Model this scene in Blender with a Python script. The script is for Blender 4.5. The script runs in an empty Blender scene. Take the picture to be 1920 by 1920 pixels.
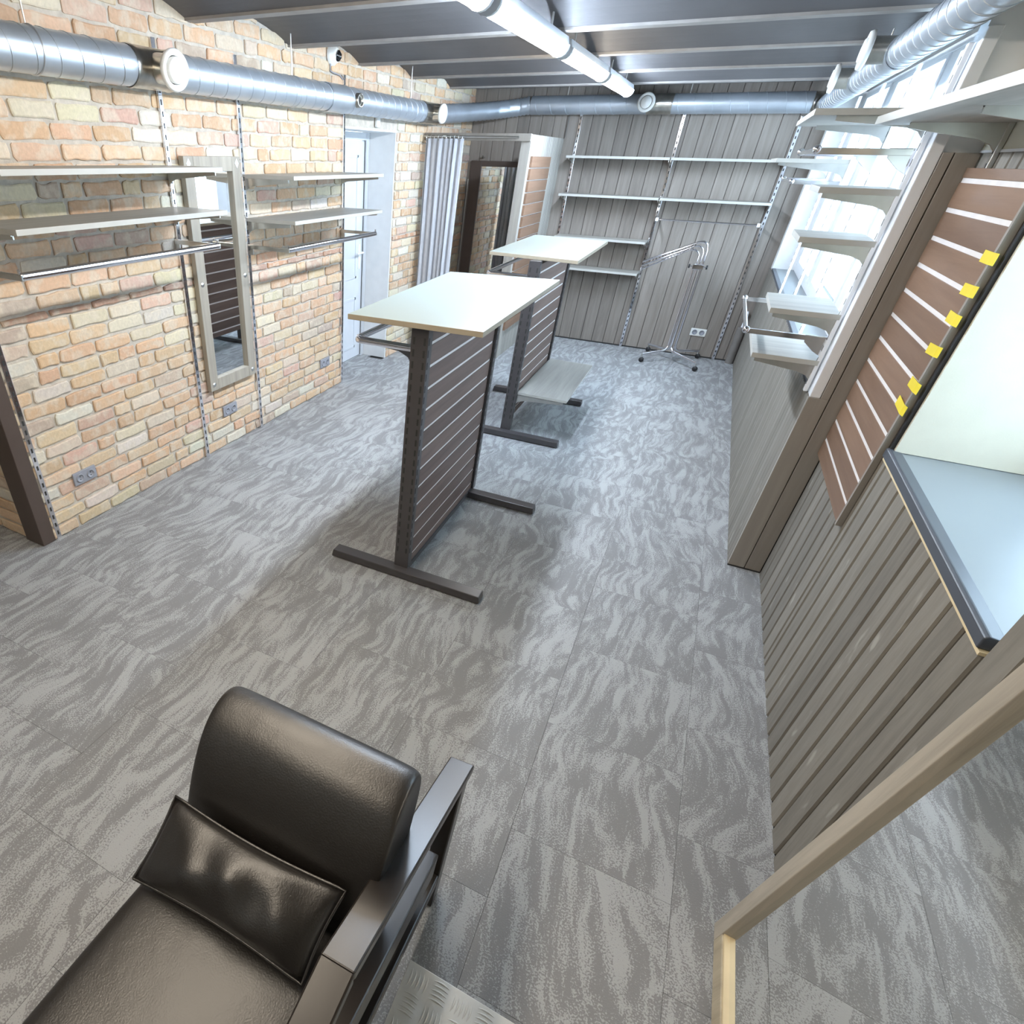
import bpy, bmesh, math, random
from mathutils import Vector, Matrix
random.seed(7)
S = bpy.context.scene
COL = S.collection

# ------------------------------------------------------------------ camera, world, exposure
cam_d = bpy.data.cameras.new('camera')
cam = bpy.data.objects.new('camera', cam_d); COL.objects.link(cam)
R0 = (0.87437, 0.48487, 0.01933); R1 = (0.29258, -0.49499, -0.81815); R2 = (-0.38713, 0.72103, -0.57467)
M = Matrix(((R0[0], -R1[0], -R2[0], 0), (R0[1], -R1[1], -R2[1], 0), (R0[2], -R1[2], -R2[2], 1.84), (0, 0, 0, 1)))
cam.matrix_world = M
cam_d.sensor_fit = 'HORIZONTAL'; cam_d.sensor_width = 36.0
cam_d.lens = 1079.11 / 1920 * 36.0
cam_d.shift_x = (960 - 659.69) / 1920; cam_d.shift_y = (1045.55 - 960) / 1920
cam_d.clip_start = 0.02
S.camera = cam
S.view_settings.view_transform = 'Standard'; S.view_settings.look = 'None'
S.view_settings.gamma = 1.0; S.view_settings.use_curve_mapping = False
S.view_settings.exposure = 1.76
world = bpy.data.worlds.new('daylight'); S.world = world; world.use_nodes = True
bg = world.node_tree.nodes['Background']
bg.inputs[0].default_value = (0.66, 0.83, 1.0, 1); bg.inputs[1].default_value = 2.6
LAMP_WARM = ((1.0, 0.87, 0.70, 1), 14.0)
LAMP_COOL = ((0.68, 0.82, 1.0, 1), 50.0)
S.cycles.max_bounces = 10; S.cycles.diffuse_bounces = 6; S.cycles.transparent_max_bounces = 16
S.cycles.use_denoising = True
S.cycles.sample_clamp_indirect = 8.0

# ------------------------------------------------------------------ room numbers (metres)
XL, YF, XR, XN = -2.79, 7.853, 0.60, 0.757      # brick wall, far wall, window wall, near right wall
ZC = 2.40                                       # underside of the ceiling beams
CAM = Vector((0, 0, 1.84))

def project(p):
    d = Vector(p) - CAM
    z = d.dot(Vector(R2))
    if z < 0.05: return None
    return (659.69 + 1079.11 * d.dot(Vector(R0)) / z, 1045.55 + 1079.11 * d.dot(Vector(R1)) / z, z)

# ------------------------------------------------------------------ materials
def new_mat(name):
    m = bpy.data.materials.new(name); m.use_nodes = True
    nt = m.node_tree
    return m, nt, nt.nodes['Principled BSDF']
def L(nt, a, b): nt.links.new(a, b)
def srgb(r, g, b):
    f = lambda c: (c/255/12.92) if c/255 <= 0.04045 else ((c/255+0.055)/1.055)**2.4
    return (f(r), f(g), f(b), 1)
def plain(name, col, rough=0.5, metal=0.0, var=0.08, scale=12.0, bump=0.0, bscale=200.0, stretch=(1, 1, 1), spec=0.5, coat=0.0):
    m, nt, b = new_mat(name)
    b.inputs['Roughness'].default_value = rough; b.inputs['Metallic'].default_value = metal
    b.inputs['Specular IOR Level'].default_value = spec
    if coat: b.inputs['Coat Weight'].default_value = coat
    tc = nt.nodes.new('ShaderNodeTexCoord'); mp = nt.nodes.new('ShaderNodeMapping')
    mp.inputs['Scale'].default_value = stretch
    L(nt, tc.outputs['Object'], mp.inputs['Vector'])
    n = nt.nodes.new('ShaderNodeTexNoise'); n.inputs['Scale'].default_value = scale; n.inputs['Detail'].default_value = 5
    L(nt, mp.outputs['Vector'], n.inputs['Vector'])
    r = nt.nodes.new('ShaderNodeValToRGB')
    r.color_ramp.elements[0].position = 0.3; r.color_ramp.elements[1].position = 0.7
    r.color_ramp.elements[0].color = tuple(c*(1-var) for c in col[:3]) + (1,)
    r.color_ramp.elements[1].color = tuple(min(1, c*(1+var)) for c in col[:3]) + (1,)
    L(nt, n.outputs['Fac'], r.inputs['Fac']); L(nt, r.outputs['Color'], b.inputs['Base Color'])
    if bump:
        n2 = nt.nodes.new('ShaderNodeTexNoise'); n2.inputs['Scale'].default_value = bscale; n2.inputs['Detail'].default_value = 3
        L(nt, mp.outputs['Vector'], n2.inputs['Vector'])
        bp = nt.nodes.new('ShaderNodeBump'); bp.inputs['Strength'].default_value = bump; bp.inputs['Distance'].default_value = 0.004
        L(nt, n2.outputs['Fac'], bp.inputs['Height']); L(nt, bp.outputs['Normal'], b.inputs['Normal'])
    return m
def wood(name, c1, c2, axis='z', rough=0.6, scale=6.0, knots=True, offset_random=True, stretch=0.06, bump=0.25, speck=0.0):
    """grain running along the given axis, shifted from piece to piece"""
    m, nt, b = new_mat(name); b.inputs['Roughness'].default_value = rough
    b.inputs['Specular IOR Level'].default_value = 0.3
    tc = nt.nodes.new('ShaderNodeTexCoord'); mp = nt.nodes.new('ShaderNodeMapping')
    sc = {'x': (stretch, 1, 1), 'y': (1, stretch, 1), 'z': (1, 1, stretch)}[axis]
    mp.inputs['Scale'].default_value = sc
    oi = nt.nodes.new('ShaderNodeObjectInfo'); mu = nt.nodes.new('ShaderNodeVectorMath'); mu.operation = 'SCALE'
    cb = nt.nodes.new('ShaderNodeCombineXYZ')
    for i in range(3): L(nt, oi.outputs['Random'], cb.inputs[i])
    L(nt, cb.outputs[0], mu.inputs[0]); mu.inputs['Scale'].default_value = 37.0 if offset_random else 0.0
    ad = nt.nodes.new('ShaderNodeVectorMath'); ad.operation = 'ADD'
    L(nt, tc.outputs['Object'], ad.inputs[0]); L(nt, mu.outputs[0], ad.inputs[1]); L(nt, ad.outputs[0], mp.inputs['Vector'])
    n = nt.nodes.new('ShaderNodeTexNoise'); n.inputs['Scale'].default_value = scale*6; n.inputs['Detail'].default_value = 7
    n.inputs['Distortion'].default_value = 0.6; n.inputs['Roughness'].default_value = 0.65
    L(nt, mp.outputs['Vector'], n.inputs['Vector'])
    r = nt.nodes.new('ShaderNodeValToRGB')
    r.color_ramp.elements[0].position = 0.32; r.color_ramp.elements[1].position = 0.68
    r.color_ramp.elements[0].color = c1; r.color_ramp.elements[1].color = c2
    L(nt, n.outputs['Fac'], r.inputs['Fac'])
    out = r.outputs['Color']
    hv = nt.nodes.new('ShaderNodeHueSaturation')
    mr = nt.nodes.new('ShaderNodeMapRange'); mr.inputs['To Min'].default_value = 0.86; mr.inputs['To Max'].default_value = 1.12
    L(nt, oi.outputs['Random'], mr.inputs['Value']); L(nt, mr.outputs[0], hv.inputs['Value']); L(nt, out, hv.inputs['Color'])
    out = hv.outputs[0]
    if speck:
        n3 = nt.nodes.new('ShaderNodeTexNoise'); n3.inputs['Scale'].default_value = 16; n3.inputs['Detail'].default_value = 3
        mp3 = nt.nodes.new('ShaderNodeMapping'); mp3.inputs['Scale'].default_value = (1, 1, 0.35)
        L(nt, ad.outputs[0], mp3.inputs['Vector']); L(nt, mp3.outputs[0], n3.inputs['Vector'])
        r3 = nt.nodes.new('ShaderNodeValToRGB'); r3.color_ramp.elements[0].position = 0.66; r3.color_ramp.elements[1].position = 0.74
        mx = nt.nodes.new('ShaderNodeMix'); mx.data_type = 'RGBA'
        sc3 = nt.nodes.new('ShaderNodeMath'); sc3.operation = 'MULTIPLY'; sc3.inputs[1].default_value = speck
        L(nt, n3.outputs['Fac'], r3.inputs['Fac']); L(nt, r3.outputs[0], sc3.inputs[0]); L(nt, sc3.outputs[0], mx.inputs['Factor'])
        L(nt, out, mx.inputs['A']); mx.inputs['B'].default_value = (0.45, 0.43, 0.38, 1); out = mx.outputs['Result']
    L(nt, out, b.inputs['Base Color'])
    if bump:
        bp = nt.nodes.new('ShaderNodeBump'); bp.inputs['Strength'].default_value = bump; bp.inputs['Distance'].default_value = 0.003
        L(nt, n.outputs['Fac'], bp.inputs['Height']); L(nt, bp.outputs['Normal'], b.inputs['Normal'])
    return m
def brick_material():
    m, nt, b = new_mat('brick'); b.inputs['Roughness'].default_value = 0.85
    b.inputs['Specular IOR Level'].default_value = 0.2
    at = nt.nodes.new('ShaderNodeAttribute'); at.attribute_name = 'tint'
    ge = nt.nodes.new('ShaderNodeNewGeometry')
    n = nt.nodes.new('ShaderNodeTexNoise'); n.inputs['Scale'].default_value = 14; n.inputs['Detail'].default_value = 6
    L(nt, ge.outputs['Position'], n.inputs['Vector'])
    r = nt.nodes.new('ShaderNodeValToRGB'); r.color_ramp.elements[0].position = 0.47; r.color_ramp.elements[1].position = 0.62
    L(nt, n.outputs['Fac'], r.inputs['Fac'])
    mx = nt.nodes.new('ShaderNodeMix'); mx.data_type = 'RGBA'
    sc = nt.nodes.new('ShaderNodeMath'); sc.operation = 'MULTIPLY'; sc.inputs[1].default_value = 0.6
    L(nt, r.outputs[0], sc.inputs[0]); L(nt, sc.outputs[0], mx.inputs['Factor'])
    L(nt, at.outputs['Color'], mx.inputs['A']); mx.inputs['B'].default_value = (0.68, 0.60, 0.48, 1)
    n2 = nt.nodes.new('ShaderNodeTexNoise'); n2.inputs['Scale'].default_value = 60; n2.inputs['Detail'].default_value = 4
    L(nt, ge.outputs['Position'], n2.inputs['Vector'])
    mr = nt.nodes.new('ShaderNodeMapRange'); mr.inputs['To Min'].default_value = 0.82; mr.inputs['To Max'].default_value = 1.15
    L(nt, n2.outputs['Fac'], mr.inputs['Value'])
    hv = nt.nodes.new('ShaderNodeHueSaturation'); L(nt, mx.outputs['Result'], hv.inputs['Color']); L(nt, mr.outputs[0], hv.inputs['Value'])
    L(nt, hv.outputs[0], b.inputs['Base Color'])
    bp = nt.nodes.new('ShaderNodeBump'); bp.inputs['Strength'].default_value = 0.5; bp.inputs['Distance'].default_value = 0.006
    L(nt, n2.outputs['Fac'], bp.inputs['Height']); L(nt, bp.outputs['Normal'], b.inputs['Normal'])
    return m
def carpet_material():
    m, nt, b = new_mat('carpet'); b.inputs['Roughness'].default_value = 0.95
    b.inputs['Specular IOR Level'].default_value = 0.1
    tc = nt.nodes.new('ShaderNodeTexCoord'); oi = nt.nodes.new('ShaderNodeObjectInfo')
    wn = nt.nodes.new('ShaderNodeTexWhiteNoise'); wn.noise_dimensions = '1D'; L(nt, oi.outputs['Random'], wn.inputs['W'])
    sc = nt.nodes.new('ShaderNodeVectorMath'); sc.operation = 'SCALE'; sc.inputs['Scale'].default_value = 40
    L(nt, wn.outputs['Color'], sc.inputs[0])
    ad = nt.nodes.new('ShaderNodeVectorMath'); ad.operation = 'ADD'
    L(nt, tc.outputs['Object'], ad.inputs[0]); L(nt, sc.outputs[0], ad.inputs[1])
    # slow warp that turns straight streaks into swirls
    w = nt.nodes.new('ShaderNodeTexNoise'); w.inputs['Scale'].default_value = 1.6; w.inputs['Detail'].default_value = 2
    L(nt, ad.outputs[0], w.inputs['Vector'])
    wc = nt.nodes.new('ShaderNodeVectorMath'); wc.operation = 'SUBTRACT'; wc.inputs[1].default_value = (0.5, 0.5, 0.5)
    L(nt, w.outputs['Color'], wc.inputs[0])
    ws = nt.nodes.new('ShaderNodeVectorMath'); ws.operation = 'SCALE'; ws.inputs['Scale'].default_value = 0.36
    L(nt, wc.outputs[0], ws.inputs[0])
    a2 = nt.nodes.new('ShaderNodeVectorMath'); a2.operation = 'ADD'
    L(nt, ad.outputs[0], a2.inputs[0]); L(nt, ws.outputs[0], a2.inputs[1])
    mp = nt.nodes.new('ShaderNodeMapping'); mp.inputs['Scale'].default_value = (1.0, 0.105, 1.0)
    L(nt, a2.outputs[0], mp.inputs['Vector'])
    n = nt.nodes.new('ShaderNodeTexNoise'); n.inputs['Scale'].default_value = 25; n.inputs['Detail'].default_value = 7
    n.inputs['Roughness'].default_value = 0.6; n.inputs['Distortion'].default_value = 0.35
    L(nt, mp.outputs[0], n.inputs['Vector'])
    # ragged yarn edges
    f = nt.nodes.new('ShaderNodeTexNoise'); f.inputs['Scale'].default_value = 190; f.inputs['Detail'].default_value = 2
    L(nt, tc.outputs['Object'], f.inputs['Vector'])
    ma = nt.nodes.new('ShaderNodeMath'); ma.operation = 'MULTIPLY_ADD'; ma.inputs[1].default_value = 0.75
    L(nt, f.outputs['Fac'], ma.inputs[0]); L(nt, n.outputs['Fac'], ma.inputs[2])
    lo = nt.nodes.new('ShaderNodeTexNoise'); lo.inputs['Scale'].default_value = 3.2; lo.inputs['Detail'].default_value = 1
    L(nt, a2.outputs[0], lo.inputs['Vector'])
    m2 = nt.nodes.new('ShaderNodeMath'); m2.operation = 'MULTIPLY_ADD'; m2.inputs[1].default_value = 0.22
    L(nt, lo.outputs['Fac'], m2.inputs[0]); L(nt, ma.outputs[0], m2.inputs[2]); ma = m2
    r = nt.nodes.new('ShaderNodeValToRGB')
    r.color_ramp.elements[0].position = 0.925; r.color_ramp.elements[0].color = (0.240, 0.240, 0.243, 1)
    r.color_ramp.elements[1].position = 1.0; r.color_ramp.elements[1].color = (0.385, 0.392, 0.395, 1)
    sh = nt.nodes.new('ShaderNodeMath'); sh.operation = 'SUBTRACT'; sh.inputs[1].default_value = 0.04
    L(nt, ma.outputs[0], sh.inputs[0]); L(nt, sh.outputs[0], r.inputs['Fac']); L(nt, r.outputs[0], b.inputs['Base Color'])
    bp = nt.nodes.new('ShaderNodeBump'); bp.inputs['Strength'].default_value = 0.35; bp.inputs['Distance'].default_value = 0.004
    L(nt, f.outputs['Fac'], bp.inputs['Height']); L(nt, bp.outputs['Normal'], b.inputs['Normal'])
    return m
def emit(name, col, strength):
    m, nt, b = new_mat(name)
    b.inputs['Base Color'].default_value = (0.9, 0.9, 0.9, 1)
    b.inputs['Emission Color'].default_value = col; b.inputs['Emission Strength'].default_value = strength
    return m
def glass_material():
    m = bpy.data.materials.new('window_glass'); m.use_nodes = True; nt = m.node_tree
    nt.nodes.clear()
    o = nt.nodes.new('ShaderNodeOutputMaterial'); t = nt.nodes.new('ShaderNodeBsdfTransparent'); g = nt.nodes.new('ShaderNodeBsdfGlossy')
    t.inputs[0].default_value = (0.94, 0.97, 0.98, 1); g.inputs['Roughness'].default_value = 0.02
    lw = nt.nodes.new('ShaderNodeLayerWeight'); lw.inputs['Blend'].default_value = 0.5
    pw = nt.nodes.new('ShaderNodeMath'); pw.operation = 'POWER'; pw.inputs[1].default_value = 5
    L(nt, lw.outputs['Facing'], pw.inputs[0])
    fr = nt.nodes.new('ShaderNodeMath'); fr.operation = 'MULTIPLY_ADD'; fr.inputs[1].default_value = 0.5; fr.inputs[2].default_value = 0.04
    L(nt, pw.outputs[0], fr.inputs[0])
    mx = nt.nodes.new('ShaderNodeMixShader')
    L(nt, fr.outputs[0], mx.inputs[0]); L(nt, t.outputs[0], mx.inputs[1]); L(nt, g.outputs[0], mx.inputs[2]); L(nt, mx.outputs[0], o.inputs[0])
    return m
def leather_material():
    m, nt, b = new_mat('black_leather'); b.inputs['Roughness'].default_value = 0.38
    b.inputs['Base Color'].default_value = (0.013, 0.011, 0.010, 1); b.inputs['Specular IOR Level'].default_value = 1.0
    tc = nt.nodes.new('ShaderNodeTexCoord')
    n = nt.nodes.new('ShaderNodeTexNoise'); n.inputs['Scale'].default_value = 260; n.inputs['Detail'].default_value = 3
    n2 = nt.nodes.new('ShaderNodeTexNoise'); n2.inputs['Scale'].default_value = 9; n2.inputs['Detail'].default_value = 4
    L(nt, tc.outputs['Object'], n.inputs['Vector']); L(nt, tc.outputs['Object'], n2.inputs['Vector'])
    ma = nt.nodes.new('ShaderNodeMath'); ma.operation = 'MULTIPLY_ADD'; ma.inputs[1].default_value = 0.25
    L(nt, n.outputs['Fac'], ma.inputs[0]); L(nt, n2.outputs['Fac'], ma.inputs[2])
    bp = nt.nodes.new('ShaderNodeBump'); bp.inputs['Strength'].default_value = 0.22; bp.inputs['Distance'].default_value = 0.01
    L(nt, ma.outputs[0], bp.inputs['Height']); L(nt, bp.outputs['Normal'], b.inputs['Normal'])
    return m
def painted_wood():
    m, nt, b = new_mat('black_gloss_wood'); b.inputs['Base Color'].default_value = (0.022, 0.018, 0.016, 1)
    b.inputs['Roughness'].default_value = 0.33; b.inputs['Coat Weight'].default_value = 0.15; b.inputs['Coat Roughness'].default_value = 0.2
    tc = nt.nodes.new('ShaderNodeTexCoord'); mp = nt.nodes.new('ShaderNodeMapping'); mp.inputs['Scale'].default_value = (1, 0.08, 1)
    n = nt.nodes.new('ShaderNodeTexNoise'); n.inputs['Scale'].default_value = 140; n.inputs['Detail'].default_value = 5
    L(nt, tc.outputs['Object'], mp.inputs['Vector']); L(nt, mp.outputs[0], n.inputs['Vector'])
    bp = nt.nodes.new('ShaderNodeBump'); bp.inputs['Strength'].default_value = 0.18; bp.inputs['Distance'].default_value = 0.001
    L(nt, n.outputs['Fac'], bp.inputs['Height']); L(nt, bp.outputs['Normal'], b.inputs['Normal'])
    return m

m_brick = brick_material()
m_mortar = plain('mortar', (0.54, 0.49, 0.42, 1), 0.9, var=0.15, scale=25, bump=0.5, bscale=120)
m_carpet = carpet_material()
m_subfloor = plain('subfloor', (0.05, 0.05, 0.05, 1), 0.9)
m_plank = wood('far_wall_board', srgb(130, 122, 115), srgb(154, 146, 138), 'z', 0.65, 4.0, speck=0.12)
m_groove = wood('grooved_board', srgb(124, 120, 113), srgb(140, 136, 128), 'z', 0.7, 7.0, speck=0.6, stretch=0.12)
m_ceiling = plain('dark_ceiling_paint', (0.125, 0.12, 0.122, 1), 0.6, var=0.12, scale=3, bump=0.2, bscale=40)
m_beam = plain('lit_beam_paint', (0.33, 0.31, 0.29, 1), 0.55, var=0.1)  # same dark paint as the vaults, lightened for lamp light on the flanges
m_white = plain('white_plastic', (0.84, 0.86, 0.89, 1), 0.35, var=0.02)
m_door = plain('door_plastic', (0.64, 0.67, 0.71, 1), 0.35, var=0.02)
m_plaster = plain('white_plaster', (0.77, 0.78, 0.78, 1), 0.8, var=0.03, bump=0.1)
m_cream = plain('cream_plaster', (0.60, 0.57, 0.47, 1), 0.8, var=0.03, bump=0.1)
m_backroom = plain('back_wall_plaster', (0.62, 0.58, 0.52, 1), 0.85, var=0.05)
m_duct = plain('galvanized_steel', (0.62, 0.68, 0.75, 1), 0.36, 0.72, var=0.10, scale=5, bump=0.05, bscale=15)
m_collar = plain('galvanized_fitting', (0.60, 0.58, 0.53, 1), 0.28, 1.0, var=0.2, scale=14)
m_valve = plain('white_enamel', (0.86, 0.86, 0.83, 1), 0.3, var=0.01)
m_chrome = plain('chrome', (0.86, 0.86, 0.90, 1), 0.09, 1.0, var=0.02)
m_zinc = plain('zinc_bracket', (0.66, 0.66, 0.64, 1), 0.28, 1.0, var=0.08)
m_slot = plain('slot_dark', (0.03, 0.03, 0.03, 1), 0.6)
m_shelf = wood('grey_laminate', srgb(146, 143, 137), srgb(172, 169, 161), 'y', 0.45, 3.0, bump=0.05)
m_shelfx = wood('grey_laminate_cross', srgb(146, 143, 137), srgb(172, 169, 161), 'x', 0.45, 3.0, bump=0.05)
m_edge = plain('laminate_edge', srgb(184, 183, 177), 0.4, var=0.04, scale=8)
m_top = plain('pale_laminate', srgb(136, 146, 143), 0.4, var=0.03, scale=3, stretch=(1, 0.3, 1))
m_topedge = plain('pale_laminate_edge', srgb(164, 152, 132), 0.5, var=0.06, scale=20)
m_dark = plain('dark_brown_steel', srgb(74, 71, 72), 0.32, 0.0, var=0.06)
m_slat = wood('brown_slat', srgb(106, 89, 82), srgb(124, 105, 97), 'y', 0.5, 4.0, bump=0.1)
m_slatw = wood('tan_slat', srgb(122, 96, 78), srgb(138, 111, 92), 'y', 0.5, 4.0, bump=0.1)
m_insert = plain('aluminium_insert', (0.80, 0.76, 0.74, 1), 0.4, 0.0, var=0.05)
m_mirror = plain('mirror_glass', (0.90, 0.92, 0.92, 1), 0.012, 1.0, var=0.0)
m_frame = wood('mirror_frame_wood', srgb(156, 149, 137), srgb(180, 172, 158), 'z', 0.55, 4.0, bump=0.1)
m_paleframe = wood('pale_raw_wood', srgb(176, 164, 142), srgb(206, 195, 170), 'z', 0.6, 4.0, bump=0.15)
m_rawpine = plain('raw_pine', srgb(222, 205, 168), 0.65, var=0.08, scale=10)
m_leather = leather_material()
m_blackwood = painted_wood()
m_rubber = plain('black_rubber', (0.02, 0.02, 0.022, 1), 0.5)
m_curtain = plain('grey_curtain_cloth', srgb(198, 201, 208), 0.9, var=0.05, scale=30, bump=0.15, bscale=400)
m_socket = plain('grey_socket_plastic', srgb(150, 152, 160), 0.4, var=0.03)
m_post = plain('dark_brown_post', srgb(84, 72, 66), 0.4, var=0.06)
m_board = wood('taupe_trim_board', srgb(142, 136, 129), srgb(157, 151, 143), 'z', 0.5, 3.0, bump=0.05)
m_sill = plain('blue_grey_sill', srgb(130, 137, 141), 0.4, var=0.03, scale=3)
m_silledge = plain('slate_sill_edge', srgb(74, 79, 88), 0.4, var=0.03)
m_tape = plain('yellow_tape', (0.85, 0.68, 0.04, 1), 0.45, var=0.06)
m_check = plain('aluminium_plate', (0.72, 0.71, 0.67, 1), 0.45, 0.3, var=0.05, scale=30)
m_pipe = plain('grey_insulation', srgb(122, 118, 114), 0.8, var=0.08)
m_glass = glass_material()
m_warm = emit('warm_tube', *LAMP_WARM); m_cool = emit('cool_tube', *LAMP_COOL)
m_lampbody = plain('lamp_housing', (0.55, 0.57, 0.60, 1), 0.4, var=0.02)
m_lens = plain('dark_lens', (0.01, 0.01, 0.012, 1), 0.1)
m_clad = wood('pale_cladding', srgb(150, 146, 140), srgb(172, 168, 160), 'z', 0.6, 4.0, bump=0.1)

# ------------------------------------------------------------------ mesh builder
class MB:
    def __init__(s): s.v = []; s.f = []; s.m = []; s.sm = []; s.mi = 0; s.smooth = False
    def _add(s, vs, fs, smooth=False):
        o = len(s.v); s.v += [tuple(v) for v in vs]
        for f in fs: s.f.append([i+o for i in f]); s.m.append(s.mi); s.sm.append(smooth)
        return s
    def box(s, x0, x1, y0, y1, z0, z1):
        if x0 > x1: x0, x1 = x1, x0
        if y0 > y1: y0, y1 = y1, y0
        if z0 > z1: z0, z1 = z1, z0
        vs = [(x0,y0,z0),(x1,y0,z0),(x1,y1,z0),(x0,y1,z0),(x0,y0,z1),(x1,y0,z1),(x1,y1,z1),(x0,y1,z1)]
        return s._add(vs, [(3,2,1,0),(4,5,6,7),(0,1,5,4),(1,2,6,5),(2,3,7,6),(3,0,4,7)])
    def hexa(s, bot, top):
        return s._add(list(bot)+list(top), [(3,2,1,0),(4,5,6,7),(0,1,5,4),(1,2,6,5),(2,3,7,6),(3,0,4,7)])
    def obar(s, a, b, w, h, up=(0, 0, 1)):
        """rectangular bar from a to b: w across, h along up"""
        a = Vector(a); b = Vector(b); d = (b-a).normalized(); u = Vector(up); r = d.cross(u).normalized(); u = r.cross(d).normalized()
        c = [r*(-w/2)-u*(h/2), r*(w/2)-u*(h/2), r*(w/2)+u*(h/2), r*(-w/2)+u*(h/2)]
        vs = [a+k for k in c] + [b+k for k in c]
        return s._add(vs, [(0,1,2,3),(7,6,5,4),(0,4,5,1),(1,5,6,2),(2,6,7,3),(3,7,4,0)])
    def prism(s, poly, axis, a, b):
        """polygon in the other two axes, extruded along axis from a to b"""
        n = len(poly)
        def mk(p, t):
            return {'x': (t, p[0], p[1]), 'y': (p[0], t, p[1]), 'z': (p[0], p[1], t)}[axis]
        vs = [mk(p, a) for p in poly] + [mk(p, b) for p in poly]
        fs = [tuple(range(n))[::-1], tuple(range(n, 2*n))] + [(i, (i+1) % n, (i+1) % n + n, i+n) for i in range(n)]
        return s._add(vs, fs)
    def tube(s, pts, r, n=10, caps=True, sy=1.0):
        pts = [Vector(p) for p in pts]; rs = r if isinstance(r, (list, tuple)) else [r]*len(pts)
        rings = []; ref = None
        for i, p in enumerate(pts):
            if i == 0: d = pts[1]-p
            elif i == len(pts)-1: d = p-pts[i-1]
            else: d = (pts[i+1]-p).normalized() + (p-pts[i-1]).normalized()
            d.normalize()
            if ref is None:
                ref = Vector((0, 0, 1)) if abs(d.z) < 0.9 else Vector((0, 1, 0))
            u = (ref - d*ref.dot(d)).normalized(); w = d.cross(u); ref = u
            rings.append([p + u*(math.cos(t)*rs[i]*sy) + w*(math.sin(t)*rs[i]) for t in [2*math.pi*k/n for k in range(n)]])
        vs = [v for rg in rings for v in rg]; fs = []
        for i in range(len(rings)-1):
            for k in range(n):
                k2 = (k+1) % n
                fs.append((i*n+k, i*n+k2, (i+1)*n+k2, (i+1)*n+k))
        s._add(vs, fs, True)
        if caps:
            s._add(rings[0], [tuple(range(n))[::-1]]); s._add(rings[-1], [tuple(range(n))])
        return s
    def lathe(s, prof, c, axis, n=24):
        """profile of (radius, distance along axis) turned about axis through c"""
        a = Vector(axis).normalized(); ref = Vector((0, 0, 1)) if abs(a.z) < 0.9 else Vector((1, 0, 0))
        u = (ref - a*ref.dot(a)).normalized(); w = a.cross(u); c = Vector(c)
        vs = []; fs = []
        for r, t in prof:
            for k in range(n):
                an = 2*math.pi*k/n; vs.append(c + a*t + (u*math.cos(an)+w*math.sin(an))*max(r, 1e-4))
        for i in range(len(prof)-1):
            for k in range(n):
                k2 = (k+1) % n; fs.append((i*n+k, i*n+k2, (i+1)*n+k2, (i+1)*n+k))
        return s._add(vs, fs, True)
    def build(s, name, mats, parent=None, bevel=0.0, smooth=False, subsurf=0, loc=None):
        off = Vector((0, 0, 0))
        if parent is not None: off = world_loc(parent)
        elif loc is not None: off = Vector(loc)
        elif s.v:
            xs, ys, zs = zip(*s.v); off = Vector(((min(xs)+max(xs))/2, (min(ys)+max(ys))/2, min(zs)))
        if parent is not None and loc is not None: off = Vector(loc)
        me = bpy.data.meshes.new(name)
        me.from_pydata([(v[0]-off.x, v[1]-off.y, v[2]-off.z) for v in s.v], [], s.f)
        if not isinstance(mats, (list, tuple)): mats = [mats]
        for m in mats: me.materials.append(m)
        me.polygons.foreach_set('material_index', s.m)
        me.polygons.foreach_set('use_smooth', [bool(a or smooth) for a in s.sm])
        me.update()
        bm = bmesh.new(); bm.from_mesh(me); bmesh.ops.recalc_face_normals(bm, faces=bm.faces); bm.to_mesh(me); bm.free()
        o = bpy.data.objects.new(name, me); COL.objects.link(o)
        if parent is not None:
            o.parent = parent; o.location = off - world_loc(parent)
        else: o.location = off
        if bevel:
            b = o.modifiers.new('bevel', 'BEVEL'); b.width = bevel; b.segments = 2; b.limit_method = 'ANGLE'
        if subsurf:
            b = o.modifiers.new('subsurf', 'SUBSURF'); b.levels = subsurf; b.render_levels = subsurf
        return o
def world_loc(o):
    v = Vector(o.location)
    while o.parent is not None:
        o = o.parent; v += Vector(o.location)
    return v
def thing(name, label, cat, loc, group=None):
    o = bpy.data.objects.new(name, None); COL.objects.link(o); o.location = loc; o.empty_display_size = 0.05
    o['label'] = label; o['category'] = cat
    if group: o['group'] = group
    return o
def tag(o, label, cat, group=None):
    o['label'] = label; o['category'] = cat
    if group: o['group'] = group
    return o
def struct(o, label=None):
    o['kind'] = 'structure'
    if label: o['label'] = label
    return o
def box(x0, x1, y0, y1, z0, z1): return MB().box(x0, x1, y0, y1, z0, z1)
def frange(a, b, st):
    out = []
    while a < b - 1e-6: out.append(a); a += st
    return out
# shared-mesh copy of a child piece
def clone(o, parent, dloc):
    c = o.copy(); COL.objects.link(c); c.parent = parent; c.location = Vector(o.location) + Vector(dloc); return c

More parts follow.
